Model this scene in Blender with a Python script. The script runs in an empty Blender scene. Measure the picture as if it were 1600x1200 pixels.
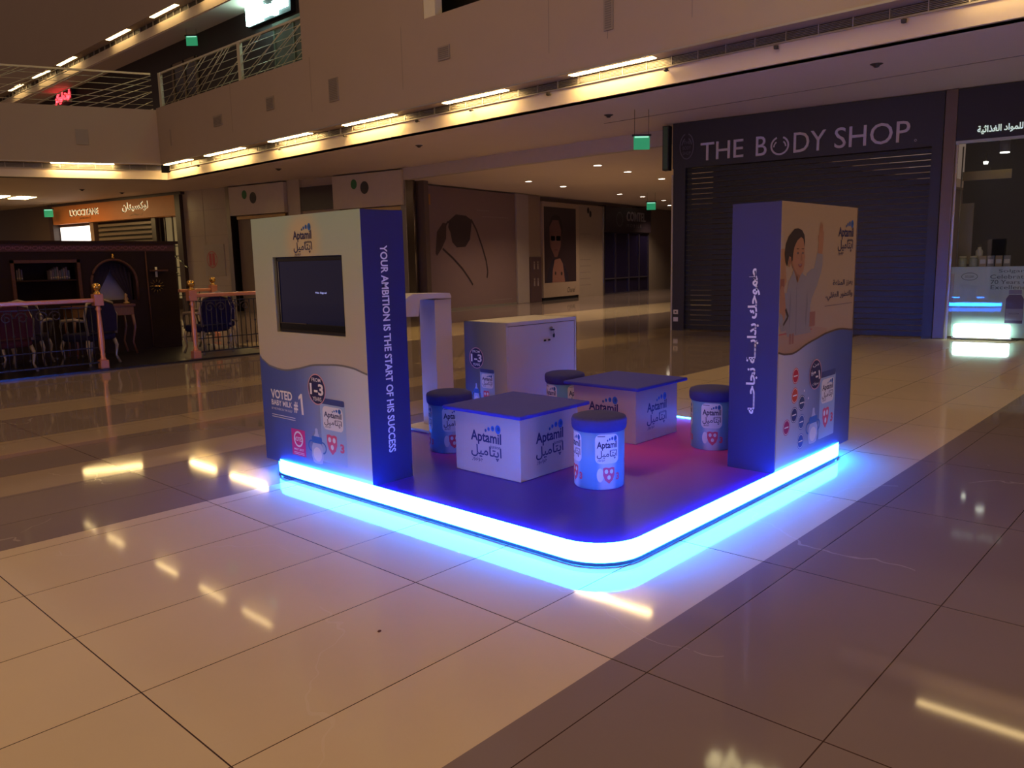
import bpy, bmesh, math, random
from mathutils import Matrix, Vector
from mathutils.geometry import tessellate_polygon
random.seed(7)
SC = bpy.context.scene
COL = SC.collection
PI = math.pi

# ------------------------------------------------------------------ camera, world, light, exposure
cam_d = bpy.data.cameras.new('camera'); cam = bpy.data.objects.new('camera', cam_d); COL.objects.link(cam)
R_ = Vector((0.67689278, -0.73578069, -0.02104595)); U_ = Vector((0.1258693, 0.08753, 0.98817783)); F_ = Vector((0.72524001, 0.67153948, -0.15186063))
mw = Matrix.Identity(4)
for i in range(3):
    mw[i][0] = R_[i]; mw[i][1] = U_[i]; mw[i][2] = -F_[i]
mw.translation = Vector((-2.88274, -2.08198, 1.45676))
cam.matrix_world = mw
cam_d.sensor_fit = 'HORIZONTAL'; cam_d.sensor_width = 36; cam_d.lens = 36 * 1241.95 / 1600
cam_d.clip_end = 300
SC.camera = cam
w = bpy.data.worlds.new('mall_air'); SC.world = w; w.use_nodes = True
w.node_tree.nodes['Background'].inputs[0].default_value = (1.0, 0.64, 0.52, 1)
w.node_tree.nodes['Background'].inputs[1].default_value = 0.175
SC.view_settings.view_transform = 'Standard'; SC.view_settings.look = 'None'
SC.view_settings.exposure = 0.0; SC.view_settings.gamma = 1.0
try: SC.view_settings.use_curve_mapping = False
except Exception: pass
SC.cycles.max_bounces = 6; SC.cycles.diffuse_bounces = 3; SC.cycles.glossy_bounces = 3
SC.cycles.transparent_max_bounces = 12
SC.cycles.sample_clamp_indirect = 6.0

def area(name, loc, target, size, power, color):
    l = bpy.data.lights.new(name, 'AREA'); l.shape = 'DISK'; l.size = size; l.energy = power; l.color = color
    o = bpy.data.objects.new(name, l); COL.objects.link(o); o.location = loc
    o.rotation_euler = (Vector(target) - Vector(loc)).to_track_quat('-Z', 'Y').to_euler()
    return o
# the atrium's own high warm lamps, over the open hall
area('atrium_lamp', (-6, 0.5, 11), (-3, 0.5, 0), 4.0, 270, (1.0, 0.64, 0.18))
area('atrium_lamp', (1, -3, 13), (1, -2, 0), 4.0, 130, (1.0, 0.68, 0.42))
area('atrium_lamp', (-1, 10, 13), (-1, 8, 0), 4.0, 260, (1.0, 0.64, 0.32))

# unseen fill lights added out of view to brighten the soffits and corridor
area('soffit_fill_light', (-12, 4, 2.2), (8, 8, 3), 5.0, 260, (1.0, 0.62, 0.46))
area('soffit_fill_light', (1, -11, 2.2), (8, 4, 3.5), 5.0, 170, (1.0, 0.60, 0.50))

# ------------------------------------------------------------------ materials
def lin(c):
    if isinstance(c, str): c = tuple(int(c[i:i + 2], 16) / 255 for i in (0, 2, 4))
    return tuple((x / 12.92 if x <= 0.04045 else ((x + 0.055) / 1.055) ** 2.4) for x in c)
MATS = {}
def mat(name, col, rough=0.6, metal=0.0, emit=None, es=0.0, var=0.06, scale=6.0, spec=0.5, alpha=None):
    if name in MATS: return MATS[name]
    m = bpy.data.materials.new(name); m.use_nodes = True; MATS[name] = m
    nt = m.node_tree; b = nt.nodes['Principled BSDF']; c = lin(col)
    tc = nt.nodes.new('ShaderNodeTexCoord'); nz = nt.nodes.new('ShaderNodeTexNoise'); nz.inputs['Scale'].default_value = scale
    nz.inputs['Detail'].default_value = 3
    mx = nt.nodes.new('ShaderNodeMix'); mx.data_type = 'RGBA'
    nt.links.new(tc.outputs['Object'], nz.inputs['Vector']); nt.links.new(nz.outputs['Fac'], mx.inputs['Factor'])
    mx.inputs[6].default_value = (*[x * (1 - var) for x in c], 1); mx.inputs[7].default_value = (*[min(1, x * (1 + var)) for x in c], 1)
    nt.links.new(mx.outputs[2], b.inputs['Base Color'])
    b.inputs['Roughness'].default_value = rough; b.inputs['Metallic'].default_value = metal
    b.inputs['Specular IOR Level'].default_value = spec
    if emit is not None:
        b.inputs['Emission Color'].default_value = (*emit, 1); b.inputs['Emission Strength'].default_value = es
    if alpha is not None: b.inputs['Alpha'].default_value = alpha
    return m
def grad(name, axis, a, b_, stops, rough=0.45, bulge=None):
    """printed gradient along one object axis from a to b_; stops = [(pos, hex)]; bulge=(cx,cz,r,hex) a soft printed glow"""
    if name in MATS: return MATS[name]
    m = bpy.data.materials.new(name); m.use_nodes = True; MATS[name] = m
    nt = m.node_tree; bs = nt.nodes['Principled BSDF']; bs.inputs['Roughness'].default_value = rough
    tc = nt.nodes.new('ShaderNodeTexCoord'); sp = nt.nodes.new('ShaderNodeSeparateXYZ'); nt.links.new(tc.outputs['Object'], sp.inputs[0])
    mr = nt.nodes.new('ShaderNodeMapRange'); mr.inputs[1].default_value = a; mr.inputs[2].default_value = b_
    nt.links.new(sp.outputs['xyz'.index(axis)], mr.inputs[0])
    cr = nt.nodes.new('ShaderNodeValToRGB'); nt.links.new(mr.outputs[0], cr.inputs[0])
    el = cr.color_ramp.elements
    while len(el) > 1: el.remove(el[-1])
    el[0].position = stops[0][0]; el[0].color = (*lin(stops[0][1]), 1)
    for p, c in stops[1:]:
        e = el.new(p); e.color = (*lin(c), 1)
    out = cr.outputs[0]
    if bulge:
        cx, cz, r, hx = bulge
        vm = nt.nodes.new('ShaderNodeVectorMath'); vm.operation = 'SUBTRACT'; vm.inputs[1].default_value = (cx, 0, cz)
        nt.links.new(tc.outputs['Object'], vm.inputs[0])
        s2 = nt.nodes.new('ShaderNodeVectorMath'); s2.operation = 'MULTIPLY'; s2.inputs[1].default_value = (1, 0, 1); nt.links.new(vm.outputs[0], s2.inputs[0])
        ln = nt.nodes.new('ShaderNodeVectorMath'); ln.operation = 'LENGTH'; nt.links.new(s2.outputs[0], ln.inputs[0])
        m2 = nt.nodes.new('ShaderNodeMapRange'); m2.interpolation_type = 'SMOOTHSTEP'
        m2.inputs[1].default_value = r; m2.inputs[2].default_value = r * 0.35; nt.links.new(ln.outputs['Value'], m2.inputs[0])
        mx = nt.nodes.new('ShaderNodeMix'); mx.data_type = 'RGBA'; nt.links.new(m2.outputs[0], mx.inputs['Factor'])
        nt.links.new(out, mx.inputs[6]); mx.inputs[7].default_value = (*lin(hx), 1); out = mx.outputs[2]
    nt.links.new(out, bs.inputs['Base Color'])
    return m
def glow(name, col, s):
    return mat(name, 'ffffff', 0.5, emit=col, es=s, var=0)
def glass(name, tint=(1, 1, 1), refl=0.12):
    if name in MATS: return MATS[name]
    m = bpy.data.materials.new(name); m.use_nodes = True; MATS[name] = m; nt = m.node_tree
    nt.nodes.remove(nt.nodes['Principled BSDF']); out = nt.nodes['Material Output']
    t = nt.nodes.new('ShaderNodeBsdfTransparent'); t.inputs[0].default_value = (*tint, 1)
    g = nt.nodes.new('ShaderNodeBsdfGlossy'); g.inputs['Roughness'].default_value = 0.02
    fr = nt.nodes.new('ShaderNodeFresnel'); fr.inputs[0].default_value = 1.45
    ad = nt.nodes.new('ShaderNodeMath'); ad.operation = 'ADD'; ad.inputs[1].default_value = refl - 0.04
    ad.use_clamp = True; nt.links.new(fr.outputs[0], ad.inputs[0])
    mx = nt.nodes.new('ShaderNodeMixShader'); nt.links.new(ad.outputs[0], mx.inputs[0]); nt.links.new(t.outputs[0], mx.inputs[1]); nt.links.new(g.outputs[0], mx.inputs[2])
    nt.links.new(mx.outputs[0], out.inputs[0]); return m

WALL = mat('warm_plaster', 'a4917a', 0.75, var=0.03, scale=1.5)
BANDM = mat('band_plaster', 'cdbba2', 0.7, var=0.03, scale=1.5)
SOFF = mat('soffit_plaster', 'd8c6b4', 0.7, var=0.03, scale=1.2)
STONE = mat('beige_stone', 'a89884', 0.25, var=0.08, scale=3)
STEEL = mat('brushed_steel', '8f867c', 0.3, 1.0, var=0.05)
DARK = mat('dark_void', '15110f', 0.9)
GRIL = mat('grille_dark', '3a322c', 0.6)
FRAME = mat('pale_frame', 'a79e93', 0.4, 0.6)
WHITE = mat('white_laminate', 'c0ac9e', 0.4, var=0.02)
WHITE2 = mat('white_paint', 'c4bab2', 0.45, var=0.02)
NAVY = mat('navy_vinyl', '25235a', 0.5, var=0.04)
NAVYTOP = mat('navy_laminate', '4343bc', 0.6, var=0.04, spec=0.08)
CUSH = mat('navy_cushion', '3c3a88', 0.85, var=0.1, scale=40)
INK = mat('ink_navy', '1c1d55', 0.5, var=0)
INKW = mat('ink_white', 'e8e6ea', 0.5, var=0)
TOE1 = mat('ink_blue', '2b62b8', 0.5, var=0); TOE2 = mat('ink_teal', '1e4f8a', 0.5, var=0)
PINKR = mat('ink_pink_ring', 'd9a0a8', 0.5, var=0)
PINK = mat('ink_pink', 'd2307e', 0.5, var=0)
RED = mat('ink_red', 'd45478', 0.5, var=0)
BLACK = mat('black_gloss', '0b0b10', 0.12, var=0)
BLKM = mat('black_matte', '17151b', 0.6)
CANB = mat('can_blue', '9db4d6', 0.5, var=0.05); CANG = mat('can_glow', 'dfe0ea', 0.5, var=0); CANL = mat('can_lid', '39467f', 0.5, var=0)
BOTB = mat('bottle_blue', '3566b0', 0.5, var=0); BOTW = mat('bottle_milk', 'e0dcea', 0.5, var=0); BOTT = mat('bottle_tint', 'b5bfe0', 0.5, var=0)

# ------------------------------------------------------------------ mesh builder
class MB:
    def __init__(s): s.v = []; s.f = []; s.mi = []; s.mats = []; s.sm = []
    def m(s, mt):
        if mt not in s.mats: s.mats.append(mt)
        return s.mats.index(mt)
    def add(s, vs, fs, mt, smooth=False):
        o = len(s.v); s.v += [tuple(x) for x in vs]; k = s.m(mt)
        for f in fs: s.f.append([i + o for i in f]); s.mi.append(k); s.sm.append(smooth)
        return s
    def box(s, a, b, mt, bev=0.0):
        (x0, y0, z0), (x1, y1, z1) = a, b
        x0, x1 = min(x0, x1), max(x0, x1); y0, y1 = min(y0, y1), max(y0, y1); z0, z1 = min(z0, z1), max(z0, z1)
        if bev <= 0:
            v = [(x, y, z) for z in (z0, z1) for y in (y0, y1) for x in (x0, x1)]
            return s.add(v, [(0, 2, 3, 1), (4, 5, 7, 6), (0, 1, 5, 4), (2, 6, 7, 3), (0, 4, 6, 2), (1, 3, 7, 5)], mt)
        bm = bmesh.new(); bmesh.ops.create_cube(bm, size=1)
        for v in bm.verts: v.co = Vector(((x0 + x1) / 2 + v.co.x * (x1 - x0), (y0 + y1) / 2 + v.co.y * (y1 - y0), (z0 + z1) / 2 + v.co.z * (z1 - z0)))
        bmesh.ops.bevel(bm, geom=bm.edges[:], offset=bev, segments=2, affect='EDGES', profile=0.5)
        s.bm(bm, mt); return s
    def bm(s, bm, mt, smooth=False, M=None):
        bm.verts.index_update()
        vs = [(M @ v.co if M else v.co) for v in bm.verts]
        s.add(vs, [[v.index for v in f.verts] for f in bm.faces], mt, smooth); bm.free()
    def prism(s, pts, z0, z1, mt, axis='z'):
        """extrude a 2-D outline; axis z: (x,y) outline; axis y: (x,z) outline from y=z0 to z1"""
        n = len(pts)
        P = (lambda p, h: (p[0], p[1], h)) if axis == 'z' else ((lambda p, h: (p[0], h, p[1])) if axis == 'y' else (lambda p, h: (h, p[0], p[1])))
        v = [P(p, z0) for p in pts] + [P(p, z1) for p in pts]
        tri = tessellate_polygon([[Vector((p[0], p[1], 0)) for p in pts]])
        f = [t for t in tri] + [tuple(i + n for i in t)[::-1] for t in tri] + [(i, (i + 1) % n, (i + 1) % n + n, i + n) for i in range(n)]
        return s.add(v, f, mt)
    def lathe(s, prof, mt, c=(0, 0, 0), n=24, smooth=True, sx=1, sy=1):
        v = []; f = []
        for r, z in prof:
            for i in range(n):
                a = 2 * PI * i / n; v.append((c[0] + r * math.cos(a) * sx, c[1] + r * math.sin(a) * sy, c[2] + z))
        for k in range(len(prof) - 1):
            for i in range(n):
                j = (i + 1) % n; f.append((k * n + i, k * n + j, (k + 1) * n + j, (k + 1) * n + i))
        if prof[0][0] > 1e-4: f.append(tuple(range(n))[::-1])
        if prof[-1][0] > 1e-4: f.append(tuple((len(prof) - 1) * n + i for i in range(n)))
        return s.add(v, f, mt, smooth)
    def tube(s, pts, r, mt, n=6, closed=False):
        pts = [Vector(p) for p in pts]; v = []; f = []; N = len(pts)
        rr = r if isinstance(r, (list, tuple)) else [r] * N
        for i, p in enumerate(pts):
            a = pts[i - 1] if (i > 0 or closed) else p; b = pts[(i + 1) % N] if (i < N - 1 or closed) else p
            t = (b - a).normalized(); up = Vector((0, 0, 1)) if abs(t.z) < 0.9 else Vector((1, 0, 0))
            e1 = t.cross(up).normalized(); e2 = t.cross(e1)
            for k in range(n):
                q = 2 * PI * k / n; v.append(p + rr[i] * (math.cos(q) * e1 + math.sin(q) * e2))
        for i in range(N if closed else N - 1):
            j = (i + 1) % N
            for k in range(n): l = (k + 1) % n; f.append((i * n + k, i * n + l, j * n + l, j * n + k))
        if not closed: f += [tuple(range(n))[::-1], tuple((N - 1) * n + k for k in range(n))]
        return s.add(v, f, mt, True)
    # ---- flat printing in the local facade plane (u = x, v = z), y grows away from the viewer
    def poly(s, pts, mt, y=-0.001):
        tri = tessellate_polygon([[Vector((p[0], p[1], 0)) for p in pts]])
        return s.add([(p[0], y, p[1]) for p in pts], tri, mt)
    def ell(s, cx, cz, rx, rz, mt, y=-0.001, n=28, a0=0, a1=2 * PI):
        return s.poly([(cx + rx * math.cos(a0 + (a1 - a0) * i / n), cz + rz * math.sin(a0 + (a1 - a0) * i / n)) for i in range(n)], mt, y)
    def ring(s, cx, cz, rx, rz, t, mt, y=-0.001, n=36, a0=0, a1=2 * PI):
        v = []; 
        for i in range(n + 1):
            a = a0 + (a1 - a0) * i / n
            v += [(cx + rx * math.cos(a), y, cz + rz * math.sin(a)), (cx + (rx - t) * math.cos(a), y, cz + (rz - t) * math.sin(a))]
        return s.add(v, [(2 * i, 2 * i + 1, 2 * i + 3, 2 * i + 2) for i in range(n)], mt)
    def rect(s, a, b, mt, y=-0.001): return s.poly([(a[0], a[1]), (b[0], a[1]), (b[0], b[1]), (a[0], b[1])], mt, y)
    def rrect(s, a, b, r, mt, y=-0.001):
        p = []
        for cx, cz, q in ((b[0] - r, b[1] - r, 0), (a[0] + r, b[1] - r, 1), (a[0] + r, a[1] + r, 2), (b[0] - r, a[1] + r, 3)):
            for k in range(6): t = (q + k / 5) * PI / 2; p.append((cx + r * math.cos(t), cz + r * math.sin(t)))
        return s.poly(p, mt, y)
    def text(s, body, a, b, mt, y=-0.001, bold=0.0, ext=0.0, rot=0, shear=0.0, mirror=False):
        """lettering fitted into the box a..b of the (u,v) plane; rot in quarter turns; ext = depth towards the viewer"""
        vs, fs = glyphs(body, bold, ext, shear)
        if not vs: return s
        if rot: c, q = (0, 1) if rot == 1 else ((0, -1) if rot == -1 else (-1, 0)); vs = [(x * c - z * q, x * q + z * c, e) for x, z, e in vs]
        xs = [v[0] for v in vs]; zs = [v[1] for v in vs]; x0, x1, z0, z1 = min(xs), max(xs), min(zs), max(zs)
        kx = (b[0] - a[0]) / max(1e-6, x1 - x0); kz = (b[1] - a[1]) / max(1e-6, z1 - z0)
        return s.add([(a[0] + (x - x0) * kx, y - e, a[1] + (z - z0) * kz) for x, z, e in vs], fs, mt)
    def bend(s, R, step=0.012):
        """wrap the flat print (x along, z up) round a vertical cylinder of radius R"""
        bm = bmesh.new(); vv = [bm.verts.new(v) for v in s.v]
        for f, k in zip(s.f, s.mi):
            try: q = bm.faces.new([vv[i] for i in f]); q.material_index = k
            except ValueError: pass
        xs = [v[0] for v in s.v]; x = min(xs) + step
        while x < max(xs):
            bmesh.ops.bisect_plane(bm, geom=bm.verts[:] + bm.edges[:] + bm.faces[:], plane_co=(x, 0, 0), plane_no=(1, 0, 0)); x += step
        bm.verts.index_update(); s.v = []
        for v in bm.verts:
            r = R - v.co.y; t = v.co.x / R; s.v.append((r * math.sin(t), -r * math.cos(t), v.co.z))
        s.f = [[v.index for v in f.verts] for f in bm.faces]; s.mi = [f.material_index for f in bm.faces]; s.sm = [False] * len(s.f); bm.free()
        return s
    def build(s, name, parent=None):
        me = bpy.data.meshes.new(name); me.from_pydata(s.v, [], s.f)
        for mt in s.mats: me.materials.append(mt)
        me.polygons.foreach_set('material_index', s.mi); me.polygons.foreach_set('use_smooth', s.sm)
        me.validate(); me.update()
        o = bpy.data.objects.new(name, me); COL.objects.link(o)
        if parent: o.parent = parent
        return o
_G = {}
def glyphs(body, bold, ext, shear=0.0):
    key = (body, bold, ext, shear)
    if key in _G: return _G[key]
    c = bpy.data.curves.new('t', 'FONT'); c.body = body; c.size = 1; c.offset = bold; c.resolution_u = 3; c.shear = shear
    if ext > 0: c.extrude = ext / 2
    o = bpy.data.objects.new('t', c); COL.objects.link(o); bpy.context.view_layer.update()
    me = o.to_mesh(); vs = [(v.co.x, v.co.y, v.co.z + ext / 2) for v in me.vertices]; fs = [list(p.vertices) for p in me.polygons]
    o.to_mesh_clear(); bpy.data.objects.remove(o); bpy.data.curves.remove(c)
    _G[key] = (vs, fs); return vs, fs
AR = {'ا': (0xFE8D, 2), 'ب': (0xFE8F, 4), 'پ': (0xFB56, 4), 'ت': (0xFE95, 4), 'ة': (0xFE93, 2), 'ج': (0xFE9D, 4), 'ح': (0xFEA1, 4), 'د': (0xFEA9, 2),
      'ذ': (0xFEAB, 2), 'ر': (0xFEAD, 2), 'ز': (0xFEAF, 2), 'س': (0xFEB1, 4), 'ط': (0xFEC1, 4), 'ع': (0xFEC9, 4), 'غ': (0xFECD, 4), 'ف': (0xFED1, 4),
      'ق': (0xFED5, 4), 'ك': (0xFED9, 4), 'ل': (0xFEDD, 4), 'م': (0xFEE1, 4), 'ن': (0xFEE5, 4), 'ه': (0xFEE9, 4), 'و': (0xFEED, 2), 'ي': (0xFEF1, 4), 'ئ': (0xFE89, 4)}
def ar(t):
    """Arabic letters joined and set right to left"""
    out = []
    for i, ch in enumerate(t):
        if ch not in AR: out.append(ch); continue
        base, n = AR[ch]; pv = t[i - 1] if i else ' '; nx = t[i + 1] if i + 1 < len(t) else ' '
        jp = pv == 'ـ' or (pv in AR and AR[pv][1] == 4); jn = n == 4 and (nx in AR or nx == 'ـ')
        k = (3 if jp and jn else 2 if jn else 1 if jp else 0)
        out.append(chr(base + k))
    return ''.join(reversed(out))

def empty(name, loc, rz=0, label=None, cat=None, group=None):
    o = bpy.data.objects.new(name, None); COL.objects.link(o); o.location = loc; o.rotation_euler = (0, 0, rz); o.empty_display_size = 0.2
    return tag(o, label, cat, group)
def tag(o, label=None, cat=None, group=None, kind=None):
    if label: o['label'] = label
    if cat: o['category'] = cat
    if group: o['group'] = group
    if kind: o['kind'] = kind
    return o
def struct(o): o['kind'] = 'structure'; return o
def copy_tree(o, loc, rz=None, label=None, group=None):
    r = o.copy(); COL.objects.link(r); r.location = loc
    if rz is not None: r.rotation_euler = (0, 0, rz)
    if label: r['label'] = label
    if group: r['group'] = group
    for ch in list(o.children):
        c = ch.copy(); COL.objects.link(c); c.parent = r
        for g in list(ch.children): d = g.copy(); COL.objects.link(d); d.parent = c
    return r

# ------------------------------------------------------------------ printed artwork pieces
def logo(mb, u, z, W, H, y=-0.001, col=None, k=1.0):
    """small wordmark: five toe prints, latin and arabic name; (u,z) lower left corner"""
    col = col or INK
    X = lambda a: u + a * W; Z = lambda b: z + b * H
    for cx, cz, rx, rz, m in ((.50, .825, .032, .045, TOE2), (.60, .875, .042, .058, TOE1), (.73, .905, .055, .078, TOE1), (.90, .90, .088, .125, TOE1)):
        mb.ell(X(cx), Z(cz), rx * W, rz * H, m, y, 14)
    for cx, cz, q in ((.50, .825, .012), (.60, .875, .018), (.73, .905, .026), (.90, .90, .045)): mb.ell(X(cx + q * .4), Z(cz + q * .3), q * W, q * 1.4 * H, TOE2, y - .0003, 10)
    mb.text('Aptamil', (X(0), Z(.41)), (X(1), Z(.79)), col, y, bold=.025)
    mb.text('junior', (X(.64), Z(.33)), (X(.97), Z(.45)), col, y, bold=.01)
    mb.text(ar('اپتاميل'), (X(0), Z(.02)), (X(1), Z(.40)), col, y, bold=.012)
    mb.text(ar('جونيور'), (X(.02), Z(-.08)), (X(.38), Z(.07)), col, y)
def tin(mb, u0, z0, u1, z1, y=-0.002, sh=0.0):
    W = u1 - u0; H = z1 - z0
    mb.rrect((u0, z0), (u1, z1 - .05 * H), .04 * W, CANB, y)
    mb.rrect((u0 + .02 * W, z1 - .09 * H), (u1 - .02 * W, z1), .04 * W, CANL, y - .0004)
    mb.rrect((u0 + .1 * W, z0 + .52 * H), (u1 - .1 * W, z0 + .88 * H), .12 * W, CANG, y - .0004)
    logo(mb, u0 + .15 * W, z0 + .57 * H, .7 * W, .29 * H, y - .0008)
    shield(mb, u0 + .42 * W, z0 + .3 * H, .2 * W, .15 * H, y - .0008)
    mb.text('3', (u0 + .74 * W, z0 + .2 * H), (u0 + .9 * W, z0 + .34 * H), RED, y - .001, bold=.04)
def shield(mb, cx, cz, rx, rz, y):
    p = [(-1, .9), (-.5, 1), (0, .9), (.5, 1), (1, .9), (1, 0), (.7, -.6), (0, -1.1), (-.7, -.6), (-1, 0)]
    mb.poly([(cx + a * rx, cz + b * rz) for a, b in p], RED, y)
    for a, b in ((-.45, .45), (.45, .45), (0, -.3)): mb.ell(cx + a * rx, cz + b * rz, .3 * rx, .28 * rz, CANG, y - .0003, 12)
def bottle(mb, u0, z0, u1, z1, y=-0.002):
    W = u1 - u0; H = z1 - z0; X = lambda a: u0 + a * W; Z = lambda b: z0 + b * H
    for s in (-1, 1): mb.ring(X(.5 + s * .3), Z(.47), .2 * W, .17 * H, .05 * W, BOTB, y)
    mb.poly([(X(a), Z(b)) for a, b in ((.25, .03), (.35, 0), (.65, 0), (.75, .03), (.82, .2), (.8, .45), (.7, .6), (.3, .6), (.2, .45), (.18, .2))], BOTT, y - .0003)
    mb.ell(X(.5), Z(.26), .23 * W, .2 * H, BOTW, y - .0006)
    mb.rrect((X(.22), Z(.57)), (X(.78), Z(.76)), .06 * W, BOTB, y - .0006)
    mb.poly([(X(a), Z(b)) for a, b in ((.35, .76), (.65, .76), (.58, .86), (.57, .97), (.5, 1), (.43, .97), (.42, .86))], BOTT, y - .0003)
def badge(mb, cx, cz, r, lines, y=-0.003):
    mb.ell(cx, cz, r, r * 1.02, PINKR, y); mb.ell(cx, cz, r * .93, r * .95, INK, y - .0004)
    a, b, c = lines
    mb.text(b, (cx - .76 * r, cz - .38 * r), (cx + .76 * r, cz + .38 * r), INKW, y - .0008, bold=.03)
    mb.text(a, (cx - .5 * r, cz + .5 * r), (cx + .5 * r, cz + .74 * r), INKW, y - .0008, bold=.01)
    mb.text(c, (cx - .5 * r, cz - .76 * r), (cx + .5 * r, cz - .5 * r), INKW, y - .0008, bold=.01)
def wave(pts, zb):
    """smooth curve through the points, closed down to zb"""
    out = []
    for i in range(len(pts) - 1):
        p0 = pts[max(0, i - 1)]; p1 = pts[i]; p2 = pts[i + 1]; p3 = pts[min(len(pts) - 1, i + 2)]
        for k in range(5):
            t = k / 5; q = lambda a, b, c, d: .5 * (2 * b + (c - a) * t + (2 * a - 5 * b + 4 * c - d) * t * t + (3 * b - a - 3 * c + d) * t ** 3)
            out.append((p1[0] + (p2[0] - p1[0]) * t, q(p0[1], p1[1], p2[1], p3[1])))
    out.append(pts[-1]); return out

# ================================================================== THE SETTING
# ---- floor: polished tiles laid in pale and dark bands
def floor_mat():
    m = bpy.data.materials.new('polished_tile'); m.use_nodes = True; nt = m.node_tree; b = nt.nodes['Principled BSDF']
    N = nt.nodes.new; L = nt.links.new
    geo = N('ShaderNodeNewGeometry'); sp = N('ShaderNodeSeparateXYZ'); L(geo.outputs['Position'], sp.inputs[0])
    def math_(op, a, b_=None, c=None):
        n = N('ShaderNodeMath'); n.operation = op
        for i, v in enumerate((a, b_, c)):
            if v is None: continue
            if isinstance(v, (int, float)): n.inputs[i].default_value = v
            else: L(v, n.inputs[i])
        return n.outputs[0]
    def ramp(inp, a, b_, stops, interp='CONSTANT'):
        mr = N('ShaderNodeMapRange'); mr.inputs[1].default_value = a; mr.inputs[2].default_value = b_; L(inp, mr.inputs[0])
        cr = N('ShaderNodeValToRGB'); cr.color_ramp.interpolation = interp; L(mr.outputs[0], cr.inputs[0]); el = cr.color_ramp.elements
        while len(el) > 1: el.remove(el[-1])
        el[0].position = 0; el[0].color = (*lin(stops[0][1]), 1)
        for p, c in stops[1:]:
            e = el.new((p - a) / (b_ - a)); e.color = (*lin(c), 1)
        return cr.outputs[0]
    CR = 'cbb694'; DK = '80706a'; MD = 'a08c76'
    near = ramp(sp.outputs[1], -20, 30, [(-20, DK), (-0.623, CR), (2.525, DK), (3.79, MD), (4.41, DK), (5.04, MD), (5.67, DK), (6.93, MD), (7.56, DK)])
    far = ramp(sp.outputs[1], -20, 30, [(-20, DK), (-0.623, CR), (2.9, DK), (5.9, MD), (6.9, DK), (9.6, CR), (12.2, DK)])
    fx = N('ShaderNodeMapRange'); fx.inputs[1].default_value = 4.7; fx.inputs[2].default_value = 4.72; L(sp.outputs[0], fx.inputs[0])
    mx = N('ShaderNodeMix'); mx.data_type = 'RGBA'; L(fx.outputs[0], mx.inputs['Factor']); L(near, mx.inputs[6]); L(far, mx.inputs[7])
    # per tile tone
    tx = math_('FLOOR', math_('DIVIDE', math_('SUBTRACT', sp.outputs[0], 0.6185), 1.251)); ty = math_('FLOOR', math_('DIVIDE', math_('SUBTRACT', sp.outputs[1], 2.525), 0.6296))
    cb = N('ShaderNodeCombineXYZ'); L(tx, cb.inputs[0]); L(ty, cb.inputs[1]); wn = N('ShaderNodeTexWhiteNoise'); L(cb.outputs[0], wn.inputs['Vector'])
    nz = N('ShaderNodeTexNoise'); nz.inputs['Scale'].default_value = 1.4; nz.inputs['Detail'].default_value = 5; L(geo.outputs['Position'], nz.inputs['Vector'])
    tone = math_('ADD', 0.90, math_('ADD', math_('MULTIPLY', wn.outputs['Value'], 0.06), math_('MULTIPLY', nz.outputs['Fac'], 0.12)))
    # fine veins in the stone
    dn = N('ShaderNodeTexNoise'); dn.inputs['Scale'].default_value = 0.9; dn.inputs['Detail'].default_value = 4; L(geo.outputs['Position'], dn.inputs['Vector'])
    vo = N('ShaderNodeTexVoronoi'); vo.feature = 'DISTANCE_TO_EDGE'; vo.inputs['Scale'].default_value = 0.42
    vm = N('ShaderNodeVectorMath'); vm.operation = 'MULTIPLY_ADD'; vm.inputs[1].default_value = (1.6, 1.6, 0); L(dn.outputs['Color'], vm.inputs[0]); L(geo.outputs['Position'], vm.inputs[2]); L(vm.outputs[0], vo.inputs['Vector'])
    vein = math_('MULTIPLY', math_('LESS_THAN', vo.outputs['Distance'], 0.0016), math_('GREATER_THAN', nz.outputs['Fac'], 0.5))
    sc = N('ShaderNodeVectorMath'); sc.operation = 'SCALE'; L(mx.outputs[2], sc.inputs[0]); L(tone, sc.inputs['Scale'])
    mv = N('ShaderNodeMix'); mv.data_type = 'RGBA'; L(math_('MULTIPLY', vein, 0.22), mv.inputs['Factor']); L(sc.outputs[0], mv.inputs[6]); mv.inputs[7].default_value = (*lin('d9c9b4'), 1)
    # joints
    def joint(o, off, per, w_):
        fr = math_('FRACT', math_('DIVIDE', math_('SUBTRACT', math_('ADD', o, 1000 * per), off), per))
        d = math_('MULTIPLY', math_('MINIMUM', fr, math_('SUBTRACT', 1.0, fr)), per); return math_('LESS_THAN', d, w_)
    jx = joint(sp.outputs[0], 0.6185, 1.251, 0.0026); jy = joint(sp.outputs[1], 2.525, 0.6296, 0.0022); j = math_('MAXIMUM', jx, jy)
    mj = N('ShaderNodeMix'); mj.data_type = 'RGBA'; L(j, mj.inputs['Factor']); L(mv.outputs[2], mj.inputs[6]); mj.inputs[7].default_value = (*lin('3a2620'), 1)
    L(mj.outputs[2], b.inputs['Base Color'])
    L(math_('ADD', 0.03, math_('MULTIPLY', nz.outputs['Fac'], 0.05)), b.inputs['Roughness']); b.inputs['Specular IOR Level'].default_value = 0.3
    return m
struct(MB().prism([(-14, -12), (60, -12), (60, 48), (-14, 48)], -0.1, 0.0, floor_mat()).build('floor'))

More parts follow.
